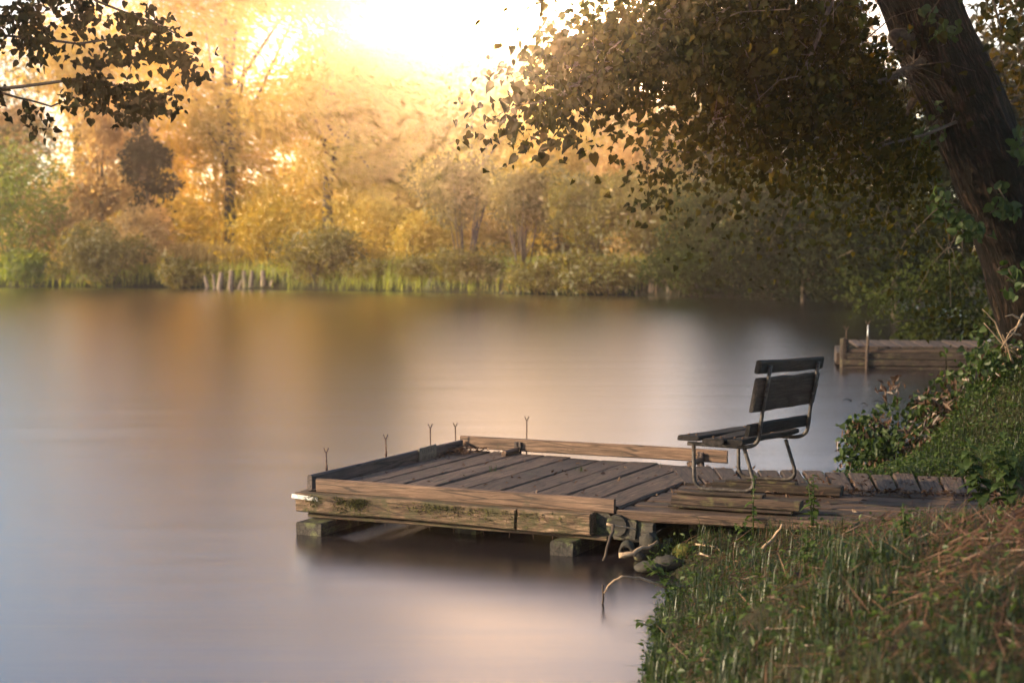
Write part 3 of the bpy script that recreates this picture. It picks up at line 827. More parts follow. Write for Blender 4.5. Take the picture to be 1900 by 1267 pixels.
# rotten beam under the near edge, and what carries the deck
lay('fascia_beam', AB(-.06, -.10), AB(2.02, -.10), .15, .165, 'beam', plat, rng, HD - .040, 0, warp=.010, st=7, end=.03)
lay('fascia_beam', AB(2.035, -.10), AB(2.68, -.10), .15, .175, 'beam', plat, rng, HD - .044, 0, warp=.008, st=5, end=.02)
lay('lower_lath', AB(.02, -.06), AB(2.80, -.06), .12, .035, 'beam', plat, rng, HD - .221, 0, warp=.006, st=6)
lay('fascia_beam', AB(-.085, .0), AB(-.085, 2.9), .09, .16, 'beam', plat, rng, HD - .055, 0, warp=.01, st=6)
ms = MB(); ms.box((0, 0, 0), (.26, .006, .035))
p_ = AB(.03, -.182); ms.build('metal_strip', M['metal'], plat, False, Vector((p_.x, p_.y, HD - .075)) - plat.location, (0, R(3), AZ))

def stub_beam(a, b0, b1, w, h, top, name='cross_beam'):
    m = rough_plank(b1 - b0, w, h, rng, warp=.012, st=5, end=.015)
    p = AB(a, b0)
    return m.build(name, M['under'], plat, False, Vector((p.x, p.y, top)) - plat.location, (0, 0, BZ))
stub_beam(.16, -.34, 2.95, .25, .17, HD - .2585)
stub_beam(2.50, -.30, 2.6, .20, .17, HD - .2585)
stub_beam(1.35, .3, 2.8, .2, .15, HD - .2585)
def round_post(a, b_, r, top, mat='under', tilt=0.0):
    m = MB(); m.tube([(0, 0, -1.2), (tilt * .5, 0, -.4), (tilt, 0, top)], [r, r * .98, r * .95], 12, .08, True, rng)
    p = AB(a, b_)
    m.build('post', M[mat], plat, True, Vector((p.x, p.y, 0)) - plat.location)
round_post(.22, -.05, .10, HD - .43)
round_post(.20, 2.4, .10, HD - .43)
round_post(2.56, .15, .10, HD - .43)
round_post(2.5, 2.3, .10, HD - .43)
# log ends and a squared beam end under the start of the walkway
def log_end(px, py, y, r, L, name, mat='under', yaw=0.0):
    m = MB(); m.tube([(0, -.02, 0), (0, L * .5, 0), (0, L, 0)], [r, r * 1.02, r], 14, .07, True, rng)
    p = P(px, py, y)
    return m.build(name, M[mat], plat, False, p - plat.location, (0, 0, yaw))
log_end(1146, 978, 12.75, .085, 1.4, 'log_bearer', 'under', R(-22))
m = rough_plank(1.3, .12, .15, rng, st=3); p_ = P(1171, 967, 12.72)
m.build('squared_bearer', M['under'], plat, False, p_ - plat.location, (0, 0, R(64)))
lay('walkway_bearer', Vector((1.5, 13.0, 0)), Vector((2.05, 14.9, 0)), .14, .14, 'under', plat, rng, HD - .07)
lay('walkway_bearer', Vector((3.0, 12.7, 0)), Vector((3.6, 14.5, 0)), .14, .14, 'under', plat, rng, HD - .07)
lay('walkway_bearer', AB(2.74, -.03), AB(2.74, 1.7), .13, .20, 'under', plat, rng, HD - .052)  # this and the next piece are added to darken a bright gap
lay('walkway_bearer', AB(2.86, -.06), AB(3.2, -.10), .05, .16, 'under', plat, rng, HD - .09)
# nail tips under the front beam
nm_ = MB(); nm_.tube([(0, 0, 0), (0, 0, -.045)], [.004, .002], 5)
nme = nm_.mesh('nail_tip', M['rust'])
for a in (.30, .50, .78, 1.0, 1.22, 1.45, 1.72, 1.95, 2.15, 2.34, 2.58):
    p_ = AB(a + rng.uniform(-.02, .02), -.10)
    link('nail', nme, plat, Vector((p_.x, p_.y, HD - .252)) - plat.location, (rng.uniform(-.2, .2), rng.uniform(-.2, .2), 0))
nh = MB(); nh.tube([(0, 0, -.002), (0, 0, .003)], [.006, .005], 6)
nhm = nh.mesh('nail_head', M['rust'])
for i in range(9):
    am = (joints[i] + joints[i + 1]) / 2
    for bb in (.25, 1.4, 2.4):
        for dx in (-.07, .07):
            p_ = AB(am + dx + rng.uniform(-.02, .02), bb + rng.uniform(-.04, .04))
            link('nail_head', nhm, plat, Vector((p_.x, p_.y, HD + .006)) - plat.location)
# moss tufts on the rotten beam
mo = MB(); mr_ = random.Random(9)
tuftV, tuftT = [], []
rr = np.random.RandomState(77)
nt = 1500
aa = np.concatenate([rr.normal(c, s, int(nt * w)) for c, s, w in ((.40, .05, .2), (.56, .05, .2), (1.35, .2, .25), (.1, .06, .15), (1.9, .3, .2))])
n_ = len(aa)
bb = rr.uniform(-.188, -.172, n_); hh = HD - .06 - np.abs(rr.normal(0, .05, n_)).clip(0, .13)
C = np.stack([O.x + A_DIR.x * aa + B_DIR.x * bb, O.y + A_DIR.y * aa + B_DIR.y * bb, hh], 1)
D_ = rr.normal(size=(n_, 3)) * .6 + np.array([0, -.8, .3])
V, T = leaf_cloud(C, D_, rr.normal(size=(n_, 3)), rr.uniform(.008, .03, n_), rr.uniform(.005, .012, n_))
V -= np.array([plat.location.x, plat.location.y, 0])
o = link('moss', np_mesh('moss', V, T, M['moss']), plat); o['kind'] = 'stuff'

# ------------------------------------------------------------------ timber blocks under the bench, and the bench
NF = P(1290, 912, 12.95); FZ = .50        # near front foot
BD = Vector((math.sin(R(27.5)), math.cos(R(27.5)), 0)); UD = Vector((math.cos(R(21)), -math.sin(R(21)), 0))
LV, UVX = 1.06, 1.28                     # where the far leg loop and the far back upright stand
def block(name, c, L, W, T, top, rz, label, mat='block', seed=0):
    r_ = random.Random(seed)
    m = rough_plank(L, W, T, r_, warp=.006, st=5, end=.012)
    o = m.build(name, M[mat], None, False, (c.x, c.y, top), (0, 0, rz))
    return tag(o, label, 'timber', 'old timbers under the bench')
UZ = math.atan2(UD.y, UD.x)
p_ = NF + UD * -.14
block('timber_block', p_ - UD * .03, 1.04, .17, .078, FZ - .032, UZ - .03, 'thick timber block lying under the near legs of the bench', seed=1)
block('timber_board', p_ - UD * .045 , 1.0, .20, .020, FZ - .112, UZ - .035, 'thin board under the near timber block on the walkway', seed=6)
block('timber_board', p_ + UD * .02, .68, .13, .030, FZ, UZ - .01, 'thin worn board on the near timber block, carrying the near legs of the bench', seed=2)
FFv = NF + BD * 1.06; FFz = .46
p2 = FFv + UD * -.16
block('timber_block', p2 - UD * .05, 1.08, .17, .080, FFz - .022, UZ + .01, 'thick timber block lying under the far legs of the bench', seed=3)
block('timber_board', p2 + UD * .06, .60, .12, .020, FFz, UZ, 'thin worn board on the far timber block, carrying the far legs of the bench', seed=4)

bench = thing('bench', (NF.x, NF.y, FZ), 'old dark slatted bench with bent steel pipe legs on the platform', 'bench')
tiltz = (FFz - FZ) / 1.06
def BP(u, v, w):
    """bench coordinates: u back from the front foot, v along the bench, w up -> local to the bench empty"""
    return UD * u + BD * v + Vector((0, 0, w + tiltz * v))
def arc(c0, p, c1, n=6, k=.5):
    """quadratic rounding between three points"""
    return [c0.lerp(p, t).lerp(p.lerp(c1, t), t) for t in [i / n for i in range(n + 1)]]
PR = .0165
for v in (0.0, LV):
    # leg loop: front leg down, along the floor, rear leg up
    up_f, ft_f = BP(-.005, v, .375), BP(0, v, .115)
    lp = [up_f] + arc(BP(-.002, v, .12), BP(0.0, v, PR), BP(.10, v, PR)) + arc(BP(.40, v, PR), BP(.505, v, PR), BP(.48, v, .12)) + [BP(.405, v, .36)]
    m = MB(); m.tube(lp, PR, 10)
    lo = m.build('leg_frame', M['pipe'], bench, True)
    v = 0.0 if v == 0 else UVX
    # seat rail that turns up into the back upright
    sp_ = [BP(-.055, v, .378)] + arc(BP(.39, v, .366), BP(.525, v, .366), BP(.527, v, .47), 8) + [BP(.548, v, .64), BP(.588, v, .86), BP(.612, v, 1.02)]
    m = MB(); m.tube(sp_, PR, 10)
    m.build('seat_frame', M['pipe'], bench, True)
bolt = MB(); bolt.tube([(0, 0, 0), (0, 0, .012)], [.011, .008], 8)
bm = bolt.mesh('bolt', M['rust'])
def slat(name, u, w, wid, th, v0, v1, pitch, seed, dv0=0.0, dw=(0, 0), mat='bench'):
    """a slat along the bench; wid is across it, pitch tilts its face (0 flat, 90 upright)"""
    r_ = random.Random(seed)
    L = v1 - v0
    m = rough_plank(L, wid, th, r_, warp=.004, st=6, end=.008)
    a, b_ = BP(u, v0, w + dw[0]), BP(u, v1, w + dw[1])
    d = b_ - a
    ex = d.normalized()
    bk = UD - ex * UD.dot(ex); bk.normalize()
    up = ex.cross(-bk) if ex.cross(-bk).z > 0 else ex.cross(bk)
    ca, sa = math.cos(R(pitch)), math.sin(R(pitch))
    ey = (bk * ca + up * sa).normalized()
    if pitch < 45: ey = -ey
    ez = ex.cross(ey).normalized()
    Mx = Matrix((ex, ey, ez)).transposed()
    o = m.build(name, M[mat], bench, False, a, Mx.to_euler())
    return o, L, ez
def bolts(o, L, pos, zoff=.001):
    for x, y in pos:
        link('bolt', bm, o, (x, y, zoff))
th = .042
for k, (u, wid, v1, dw, dv) in enumerate(((-.010, .180, 1.42, (.014, .006), 0), (.190, .176, 1.40, (-.002, .008), .0), (.358, .135, 1.38, (-.002, .0), .02))):
    o, L, ez = slat('seat_slat', u, .390 + th, wid, th, -.11 + dv, v1, 0, 40 + k, dw=dw)
    bolts(o, L, [(.11, -.03), (.11, .035), (1.35, 0)])
# back slats stand on the front of the uprights (front = -u): face tilted with the upright
o, L, ez = slat('back_slat', .512, .508, .10, .035, -.19, 1.40, 82, 50); bolts(o, L, [(.19, 0), (1.47, 0)])
o, L, ez = slat('back_board', .556, .786, .275, .035, -.17, 1.42, 80, 51); bolts(o, L, [(.17, .08), (.17, -.08), (1.45, .08), (1.45, -.08)])
o, L, ez = slat('top_rail', .588, 1.003, .105, .045, -.16, 1.50, 80, 52); bolts(o, L, [(.16, 0), (1.44, 0)])

# ------------------------------------------------------------------ rod rests
def rod_rest(px, py_top, a, b_, label, rust=False, ferrule=False, base=-.25):
    p = AB(a, b_)
    # slide along the board so that it stands where the photo shows it
    top = CAMH - (py_top - YH) / F * p.y
    root = thing('rod_rest', (p.x, p.y, HD + base), label, 'rod rest', 'forked rod rests along the platform')
    h = top - (HD + base)
    lean = random.Random(px).uniform(-.012, .012)
    m = MB(); m.tube([(0, 0, 0), (lean * .5, 0, h * .5), (lean, 0, h - .04)], .0070, 7)
    m.build('rod', M['rust' if rust else 'metal'], root, True)
    m = MB()
    for s in (-1, 1):
        m.tube([(lean, 0, h - .042), (lean + s * .010, 0, h - .032), (lean + s * .021, 0, h)], [.006, .0055, .005], 6)
    m.build('fork', M['rust'], root, True)
    if ferrule:
        m = MB(); m.tube([(lean * .6, 0, h * .62), (lean * .7, 0, h * .72)], .011, 7); m.build('ferrule', M['rust'], root, True)
def solve_b(px, a):
    lo, hi = -.5, 3.5
    for _ in range(40):
        mid = (lo + hi) / 2; p = AB(a, mid)
        if CX + p.x / p.y * F < px: lo = mid
        else: hi = mid
    return (lo + hi) / 2
for px, pt, lb, fe in ((605, 832, 'forked rod rest at the near left corner, leftmost of the row', True), (716, 807, 'forked rod rest on the left board, second from the left', True),
                       (798, 787, 'forked rod rest on the left board just left of the sign plate', False), (846, 785, 'forked rod rest on the left board just right of the sign plate', False)):
    rod_rest(px, pt, -.055, solve_b(px, -.055), lb, True, fe)
def solve_a(px, b_):
    lo, hi = -.5, 3.5
    for _ in range(40):
        mid = (lo + hi) / 2; p = AB(mid, b_)
        if CX + p.x / p.y * F < px: lo = mid
        else: hi = mid
    return (lo + hi) / 2
rod_rest(977, 773, solve_a(977, 3.02), 3.02, 'forked rod rest behind the far board, alone right of the corner', True)

# ------------------------------------------------------------------ second platform farther along the bank
Q0 = G(1563, 683); Q0.z = 0
p2r = thing('fishing_platform', Q0, 'smaller plank platform on stacked beams farther along the right bank', 'platform')
qdir = Vector((.985, -.17, 0)); qn = Vector((.17, .985, 0))
DZ2 = .46
def Q(a, b_, z=0): return Q0 + qdir * a + qn * b_ + Vector((0, 0, z))
def lay2(name, p0, p1, W, T, mat, top, roll=0, **kw):
    return lay(name, p0, p1, W, T, mat, p2r, rng, top, roll, **kw)
for i in range(18):
    a = .42 + .225 * i
    lay2('plank', Q(a, .02 + rng.uniform(-.02, .02)), Q(a - .1, 2.6 + rng.uniform(-.05, .05)), .200, .05, 'plank', DZ2 + rng.uniform(-.004, .01), rng.uniform(-.02, .02))
lay2('side_board', Q(.1, -.02), Q(4.5, -.02), .05, .07, 'plank', DZ2 - .055)
for z, off in ((.32, -.03), (.19, -.06), (.06, -.04)):
    lay2('stacked_beam', Q(.0, off), Q(2.1, off + .01), .16, .12, 'block', z, 0, warp=.02, st=5)
    lay2('stacked_beam', Q(2.12, off), Q(4.6, off + .02), .16, .12, 'block', z, 0, warp=.02, st=5)
for z in (.33, .19):
    lay2('stacked_beam', Q(-.02, .08), Q(-.02, 2.6), .16, .13, 'block', z, 0, warp=.02, st=5)
for a, b_, h, r_ in ((.05, -.02, .62, .09), (4.2, .1, .3, .09), (.1, 2.5, .3, .09)):
    m = MB(); m.tube([(0, 0, -.9), (0, 0, h * .5), (0, 0, h)], r_, 9, .1, True, rng)
    m.build('post', M['block'], p2r, False, Q(a, b_) - Q0)
m = MB(); m.tube([(0, 0, -.6), (.01, 0, .3), (.03, 0, .68)], [.035, .035, .03], 8, .1, True, rng)
m.build('stake', M['plank'], p2r, False, Q(.50, -.16) - Q0)
for px, tp, a, b_, lb in ((1611, 598, .53, -.12, 'pale rod rest on the stake of the second platform'), (1571, 608, .1, .1, 'thin twig like rod rest at the corner of the second platform')):
    p = Q(a, b_)
    p.x = (px - CX) / F * p.y
    top = CAMH - (tp - YH) / F * p.y
    root = thing('rod_rest', (p.x, p.y, .5), lb, 'rod rest', 'rod rests on the second platform')
    m = MB(); m.tube([(0, 0, 0), (0, 0, top - .55)], .014 if px > 1600 else .01, 7); m.build('rod', M['metal' if px > 1600 else 'rust'], root, True)
    m = MB()
    for s in (-1, 1): m.tube([(0, 0, top - .56), (s * .05, 0, top - .47)], .009, 6)
    m.build('fork', M['rust'], root, True)

# ------------------------------------------------------------------ near vegetation
def heart_leaf(name, mat, curl=.12):
    """A heart shaped leaf of unit length, folded along its midrib: 10 triangles."""
    half = [(0.0, .0), (-.10, .22), (.06, .46), (.36, .47), (.68, .27), (1.0, 0.0)]
    mid = [(0, 0, 0), (.36, 0, -.03), (.68, 0, -.06), (1.0, 0, -curl - .05)]
    pts = list(mid)
    def zc(x, y): return abs(y) * .22 - curl * max(0, x) ** 2
    L = [(x, y, zc(x, y)) for x, y in half[1:5]]; Rr = [(x, -y, zc(x, y)) for x, y in half[1:5]]
    pts += L + Rr
    f = [(0, 1, 5, 4), (1, 6, 5), (1, 2, 7, 6), (2, 3, 7)]
    f += [(0, 8, 9, 1), (1, 9, 10), (1, 10, 11, 2), (2, 11, 3)]
    m = MB(); m.poly(pts, f)
    return m.mesh(name, M[mat])

LEAF_V = None
def leaf_arrays(me):
    V = np.array([v.co[:] for v in me.vertices])
    T = []
    for p in me.polygons:
        v = list(p.vertices)
        for k in range(1, len(v) - 1): T.append((v[0], v[k], v[k + 1]))
    return V, np.array(T)

def scatter_leaves(root, C, D, N, S, mat, rng, parts=300, bulk='foliage', key=None, partname='leaf'):
    """Heart leaves at C: those with the smallest key become parts of their own, the rest one joined part."""
    me = heart_leaf('heart_leaf', mat)
    LV, LT = leaf_arrays(me)
    D = unit(D); Sd = unit(np.cross(N, D)); N = np.cross(D, Sd)
    asp = rng.uniform(.62, 1.1, len(C)); crl = rng.uniform(.3, 3.2, len(C))
    order = np.argsort(key) if key is not None else np.arange(len(C))
    rl = np.array(root.location)
    for i in order[:parts]:
        Mx = Matrix((Vector(D[i]), Vector(Sd[i]), Vector(N[i]))).transposed().to_4x4()
        o = bpy.data.objects.new(partname, me)
        o.parent = root
        o.matrix_local = Matrix.Translation(Vector(C[i] - rl)) @ Mx @ Matrix.Diagonal((float(S[i]), float(S[i]) * asp[i], float(S[i]) * crl[i], 1))
        col.objects.link(o)
    rest = order[parts:]
    if len(rest):
        A = LV[None] * S[rest][:, None, None] * np.stack([np.ones(len(rest)), asp[rest], crl[rest]], 1)[:, None, :]
        W = A[..., 0:1] * D[rest][:, None] + A[..., 1:2] * Sd[rest][:, None] + A[..., 2:3] * N[rest][:, None] + (C[rest] - rl)[:, None]
        nV = len(LV)
        TT = (np.arange(len(rest))[:, None, None] * nV + LT[None]).reshape(-1, 3)
        o = link(bulk, np_mesh(bulk, W.reshape(-1, 3), TT, M[mat]), root); o['kind'] = 'stuff'

TWIGS = []
def spread(paths, n, rad, rng, fall=0.0):
    """Points gathered round polylines (list of lists of Vector), with uneven clumps."""
    segs = []
    for p in paths:
        for a, b_ in zip(p[:-1], p[1:]): segs.append((np.array(a), np.array(b_)))
    ln = np.array([np.linalg.norm(b_ - a) for a, b_ in segs])
    ncl = max(6, n // 22)
    ci = rng.choice(len(segs), ncl, p=ln / ln.sum())
    ct = rng.rand(ncl)
    cc = np.array([segs[i][0] + (segs[i][1] - segs[i][0]) * t for i, t in zip(ci, ct)]) + rng.normal(size=(ncl, 3)) * rad * .6
    on = np.array([segs[i][0] + (segs[i][1] - segs[i][0]) * t for i, t in zip(ci, ct)])
    TWIGS.extend(zip(on, cc))
    k = rng.choice(ncl, n)
    C = cc[k] + rng.normal(size=(n, 3)) * rad * np.array([.55, .55, .38])
    C[:, 2] -= fall * rng.rand(n)
    return C

def in_view(C):
    px = CX + C[:, 0] / C[:, 1] * F; py = YH + (CAMH - C[:, 2]) / C[:, 1] * F
    return (px > -40) & (px < 1940) & (py > -40) & (py < 1300)

def limb(mb, pts, r0, r1, rng, n=8):
    # smooth the path a little
    pts = [Vector(p) for p in pts]
    fine = []
    for a, b_ in zip(pts[:-1], pts[1:]):
        for t in (0, .34, .67): fine.append(a.lerp(b_, t) + Vector((rng.uniform(-1, 1), rng.uniform(-1, 1), rng.uniform(-1, 1))) * r1 * .8)
    fine.append(pts[-1])
    k = len(fine) - 1
    mb.tube(fine, [r0 + (r1 - r0) * (i / k) ** .8 for i in range(k + 1)], n, .1, True, rng)

# the big leaning tree
rng2 = random.Random(33)
npr = np.random.RandomState(34)
tc = [P(1960, 720, 17.9), P(1945, 650, 17.8), P(1915, 550, 17.7), P(1885, 450, 17.6), P(1848, 350, 17.5), P(1807, 250, 17.4), P(1762, 150, 17.3), P(1715, 50, 17.2), P(1662, -70, 17.0), P(1590, -220, 16.8), P(1530, -380, 16.5), P(1500, -560, 16.2)]
base = Vector((tc[0].x + .05, tc[0].y, gz(tc[0].x, tc[0].y) - .15))
tree = thing('linden_tree', base, 'big leaning tree with ridged bark on the right bank, its boughs over the water', 'tree')
cl = [base + Vector((.03, 0, -.1)), base.lerp(tc[1], .35)] + tc[1:]
rad = [.60, .50] + [.43, .42, .415, .41, .41, .405, .40, .39, .35, .28, .20]
# fine trunk surface
fine, fr_ = [], []
for i in range(len(cl) - 1):
    for t in np.linspace(0, 1, 8, endpoint=False):
        fine.append(cl[i].lerp(cl[i + 1], t)); fr_.append(rad[i] + (rad[i + 1] - rad[i]) * t)
fine.append(cl[-1]); fr_.append(rad[-1])
mb = MB()
pts = [p - base for p in fine]
n_s = 36
u = Vector((0, -1, 0))
for i, p in enumerate(pts):
    t = (pts[min(i + 1, len(pts) - 1)] - pts[max(i - 1, 0)]).normalized()
    u = (u - t * u.dot(t)).normalized(); w = t.cross(u)
    for k in range(n_s):
        a = 2 * math.pi * k / n_s
        q = mnoise.noise(Vector((math.cos(a) * 3.2, math.sin(a) * 3.2, i * .10))) * .045 + mnoise.noise(Vector((math.cos(a) * 9, math.sin(a) * 9, i * .16 + 7))) * .03
        mb.v.append(tuple(p + (u * math.cos(a) + w * math.sin(a)) * (fr_[i] + q)))
for i in range(len(pts) - 1):
    for k in range(n_s):
        a, b_ = i * n_s + k, i * n_s + (k + 1) % n_s
        mb.f.append((a, b_, b_ + n_s, a + n_s))
mb.f.append(tuple((len(pts) - 1) * n_s + k for k in range(n_s)))
tro = mb.build('trunk', M['bark'], tree, True)
uvl = tro.data.uv_layers.new(name='stem')
arc_ = [0.0]
for a, b_ in zip(pts[:-1], pts[1:]): arc_.append(arc_[-1] + (b_ - a).length)
for poly in tro.data.polygons:
    ks = [tro.data.loops[li].vertex_index % n_s for li in poly.loop_indices]
    wrap = max(ks) - min(ks) > n_s / 2
    for li in poly.loop_indices:
        vi = tro.data.loops[li].vertex_index
        k = vi % n_s
        if wrap and k < n_s / 2: k += n_s
        uvl.data[li].uv = (k / n_s * 2.6, arc_[vi // n_s])
kb = MB(); kp = P(1655, 72, 16.85) - base
kb.tube([kp + Vector((.12, .1, -.03)), kp, kp + Vector((-.06, -.06, .02))], [.13, .09, .03], 12, .2, True, rng2); kb.build('knot', M['twig'], tree, True)

limbs = [
 [P(1662, -70, 17.0), P(1560, -40, 16.2), P(1420, 10, 15.4), P(1260, 50, 14.8), P(1120, 95, 14.4), P(1010, 150, 14.2)],
 [P(1735, 100, 17.2), P(1640, 150, 16.4), P(1520, 170, 15.8), P(1420, 200, 15.4), P(1320, 225, 15.0)],
 [P(1590, -220, 16.8), P(1480, -150, 16.0), P(1360, -60, 15.2), P(1230, 40, 14.6), P(1130, 130, 14.3), P(1000, 195, 14.1)],
 [P(1790, 220, 17.3), P(1720, 250, 16.4), P(1640, 270, 16.0), P(1570, 330, 15.8)],
 [P(1530, -380, 16.5), P(1350, -260, 15.6), P(1180, -150, 14.6), P(1040, -60, 14.0)],
 [P(1530, -380, 16.5), P(1700, -260, 15.2), P(1800, -100, 14.8), P(1850, 60, 14.9)],
 [P(1590, -220, 16.8), P(1560, -60, 15.4), P(1520, 60, 15.0), P(1480, 150, 14.9)],
 [P(1735, 100, 17.2), P(1660, 250, 17.6), P(1560, 290, 18.2), P(1450, 300, 18.6), P(1330, 285, 18.8), P(1190, 280, 18.8)],
]
lb_ = MB()
for i, L in enumerate(limbs):
    limb(lb_, [p - base for p in L], .10 if i in (0, 2, 4) else .022 if i == 3 else .05, .008, rng2)
lb_.build('limb', M['twig'], tree, True)
TWIGS.clear()
C1 = spread(limbs[0][1:], 620, .42, npr, .25) if False else np.concatenate([
    spread([limbs[0][1:]], 2900, .34, npr, .25), spread([limbs[1]], 2600, .42, npr, .3), spread([limbs[2][2:]], 1500, .34, npr, .25),
    spread([limbs[3]], 360, .34, npr, .3), spread([limbs[5]], 420, .5, npr, .3), spread([limbs[6]], 2200, .48, npr, .3), spread([limbs[7][2:]], 520, .36, npr, .2),
    spread([[P(1250, 60, 15), P(1400, 60, 15.5), P(1600, 80, 16)]], 3200, .6, npr, .3),
    spread([[P(1300, 330, 22), P(1500, 380, 22), P(1700, 430, 21), P(1800, 480, 20)]], 700, .6, npr, .3),
    spread([[P(1870, -60, 18.6), P(1905, 60, 18.6), P(1915, 200, 18.6)]], 1100, .5, npr, .3),
    spread([[P(1180, 20, 17.5), P(1400, 120, 18.2), P(1620, 200, 18.6), P(1700, 300, 19)]], 4200, .62, npr, .3)])
# crown above the frame
n_up = 3600
U = np.array([3.0, 16.0, 7.6]) + unit(npr.normal(size=(n_up, 3))) * np.array([4.6, 4.2, 2.6]) * (npr.rand(n_up, 1) ** .4)
U = U[U[:, 2] > 5.6]
tb_ = MB()
for a, e in TWIGS:
    a, e = Vector(a) - base, Vector(e) - base
    mid = a.lerp(e, .5) + Vector((0, 0, .04))
    tb_.tube([a, mid, e + Vector((0, 0, -.06))], [.007, .005, .003], 4, .1, False, rng2)
tb_.build('twigs', M['twig'], tree, True)['kind'] = 'stuff'
# the lower trunk stays clear of leaves
tpx = np.interp(YH + (CAMH - C1[:, 2]) / C1[:, 1] * F, [-300, 50, 250, 450, 650], [1560, 1715, 1807, 1885, 1945])
cpx = CX + C1[:, 0] / C1[:, 1] * F
C1 = C1[(np.abs(cpx - tpx) > 105 + 18 * npr.normal(size=len(C1))) | (npr.rand(len(C1)) < .04)]
C = np.concatenate([C1, U])
n = len(C)
D = npr.normal(size=(n, 3)) * .7; D[:, 2] -= .75; D[:, 0] -= .3
N = npr.normal(size=(n, 3)) * .6 + np.array([0, -.9, .5])
S = npr.uniform(.042, .085, n) * (1 + .5 * (npr.rand(n) < .2))
S[len(C1):] *= 1.7
key = C[:, 1] + np.where(in_view(C), 0, 500)
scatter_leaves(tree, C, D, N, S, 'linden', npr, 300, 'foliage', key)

# climber on the trunk
def leaf_group(root, C, mat, npr, smin, smax, parts, bulk='foliage', partname='leaf', face=(0, -1, .4), down=.7):
    n = len(C)
    D = npr.normal(size=(n, 3)) * .7; D[:, 2] -= down
    N = npr.normal(size=(n, 3)) * .5 + np.array(face)
    scatter_leaves(root, C, D, N, npr.uniform(smin, smax, n), mat, npr, parts, bulk, C[:, 1] + np.where(in_view(C), 0, 500), partname)

CLIMB = [
 ('leafy climber spray hanging off the left side of the leaning trunk halfway up', [(1735, 225), (1700, 260), (1715, 250)], 26, 17.0),
 ('leafy climber on the front of the leaning trunk above its base', [(1850, 350), (1870, 385), (1835, 395)], 34, 17.0),
 ('leafy climber hanging left of the trunk above the second platform', [(1740, 365), (1790, 400), (1775, 420), (1800, 440)], 80, 17.0),
 ('leafy climber at the right edge of the trunk in the middle', [(1880, 270), (1885, 300)], 22, 16.9),
 ('leafy climber creeping over the trunk near the top', [(1720, 40), (1750, 60), (1740, 90)], 26, 16.7),
 ('leafy climber around the foot of the leaning trunk', [(1870, 500), (1890, 530), (1850, 500)], 26, 17.1),
]
for lbl, pp, n, dep in CLIMB:
    pts = [P(a, b_, dep) for a, b_ in pp]
    root = thing('climbing_plant', pts[0], lbl, 'climber', 'climbers on the leaning trunk')
    m = MB(); q = [p - pts[0] for p in pts] + [P(pp[-1][0] + 30, pp[-1][1] - 20, dep + .35) - pts[0]]
    limb(m, q, .008, .006, rng2, 5); m.build('vine', M['twig'], root, True)
    leaf_group(root, spread([pts], n, .13, npr), 'ivy', npr, .07, .125, 40)

# dark leafy branches hanging into the frame from above
def hanging(label, paths, counts, rad, seed, mat='shade_leaf', smin=.06, smax=.11, parts=260, r0=.014):
    npq = np.random.RandomState(seed); rq = random.Random(seed)
    root = thing('overhanging_branch', paths[0][0], label, 'branch', 'dark branches hanging into view from above')
    m = MB()
    for L in paths: limb(m, [p - paths[0][0] for p in L], r0, .005, rq, 7)
    m.build('limb', M['twig'], root, True)
    C = np.concatenate([spread([L[1:]], c, r, npq, .12) for L, c, r in zip(paths, counts, rad)])
    leaf_group(root, C, mat, npq, smin, smax, parts)
zA = 11.0
top0 = P(-420, -420, zA)
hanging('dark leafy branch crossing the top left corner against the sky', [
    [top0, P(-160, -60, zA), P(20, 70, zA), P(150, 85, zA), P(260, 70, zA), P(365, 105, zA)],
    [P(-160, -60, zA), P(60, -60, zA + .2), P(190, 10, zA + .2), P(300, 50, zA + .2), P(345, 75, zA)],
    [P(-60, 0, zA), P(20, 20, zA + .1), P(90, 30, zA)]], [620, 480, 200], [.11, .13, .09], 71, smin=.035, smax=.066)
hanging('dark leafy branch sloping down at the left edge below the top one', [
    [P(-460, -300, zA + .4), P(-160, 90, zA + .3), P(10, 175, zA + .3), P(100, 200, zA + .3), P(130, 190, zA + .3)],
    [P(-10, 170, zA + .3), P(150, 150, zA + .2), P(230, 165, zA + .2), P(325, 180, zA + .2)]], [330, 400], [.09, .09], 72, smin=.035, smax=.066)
# shrub beside the second platform
sp0 = Vector((11.2, 39.5, 0)); sp0.z = gz(11.2, 39.5) - .05
root = thing('shrub', sp0, 'small leaved green shrub spilling over the second platform', 'bush')
npq = np.random.RandomState(81); rq = random.Random(81)
paths = [[sp0, P(1800, 560, 39), P(1720, 540, 38.6), P(1650, 535, 38.2), P(1632, 545, 38)], [sp0, P(1790, 590, 38.6), P(1720, 590, 38.2), P(1660, 598, 38)],
         [sp0, P(1830, 520, 39), P(1780, 500, 38.8), P(1730, 500, 38.6)], [sp0, P(1850, 560, 38.5), P(1830, 600, 38.2), P(1760, 615, 38)], [sp0, P(1880, 520, 39), P(1860, 480, 39)]]
m = MB()
for L in paths: limb(m, [p - sp0 for p in L], .05, .008, rq, 6)
m.build('stem', M['twig'], root, True)
C = np.concatenate([spread([L[1:]], c, .34, npq, .15) for L, c in zip(paths, (900, 900, 700, 1000, 500))])
nC = len(C)
V, T = leaf_cloud(C - np.array(sp0), npq.normal(size=(nC, 3)) + np.array([-.4, 0, -.3]), npq.normal(size=(nC, 3)) + np.array([0, -.6, .6]), npq.uniform(.09, .19, nC), npq.uniform(.05, .10, nC))
o = link('foliage', np_mesh('foliage', V, T, M['bush_shade']), root); o['kind'] = 'stuff'

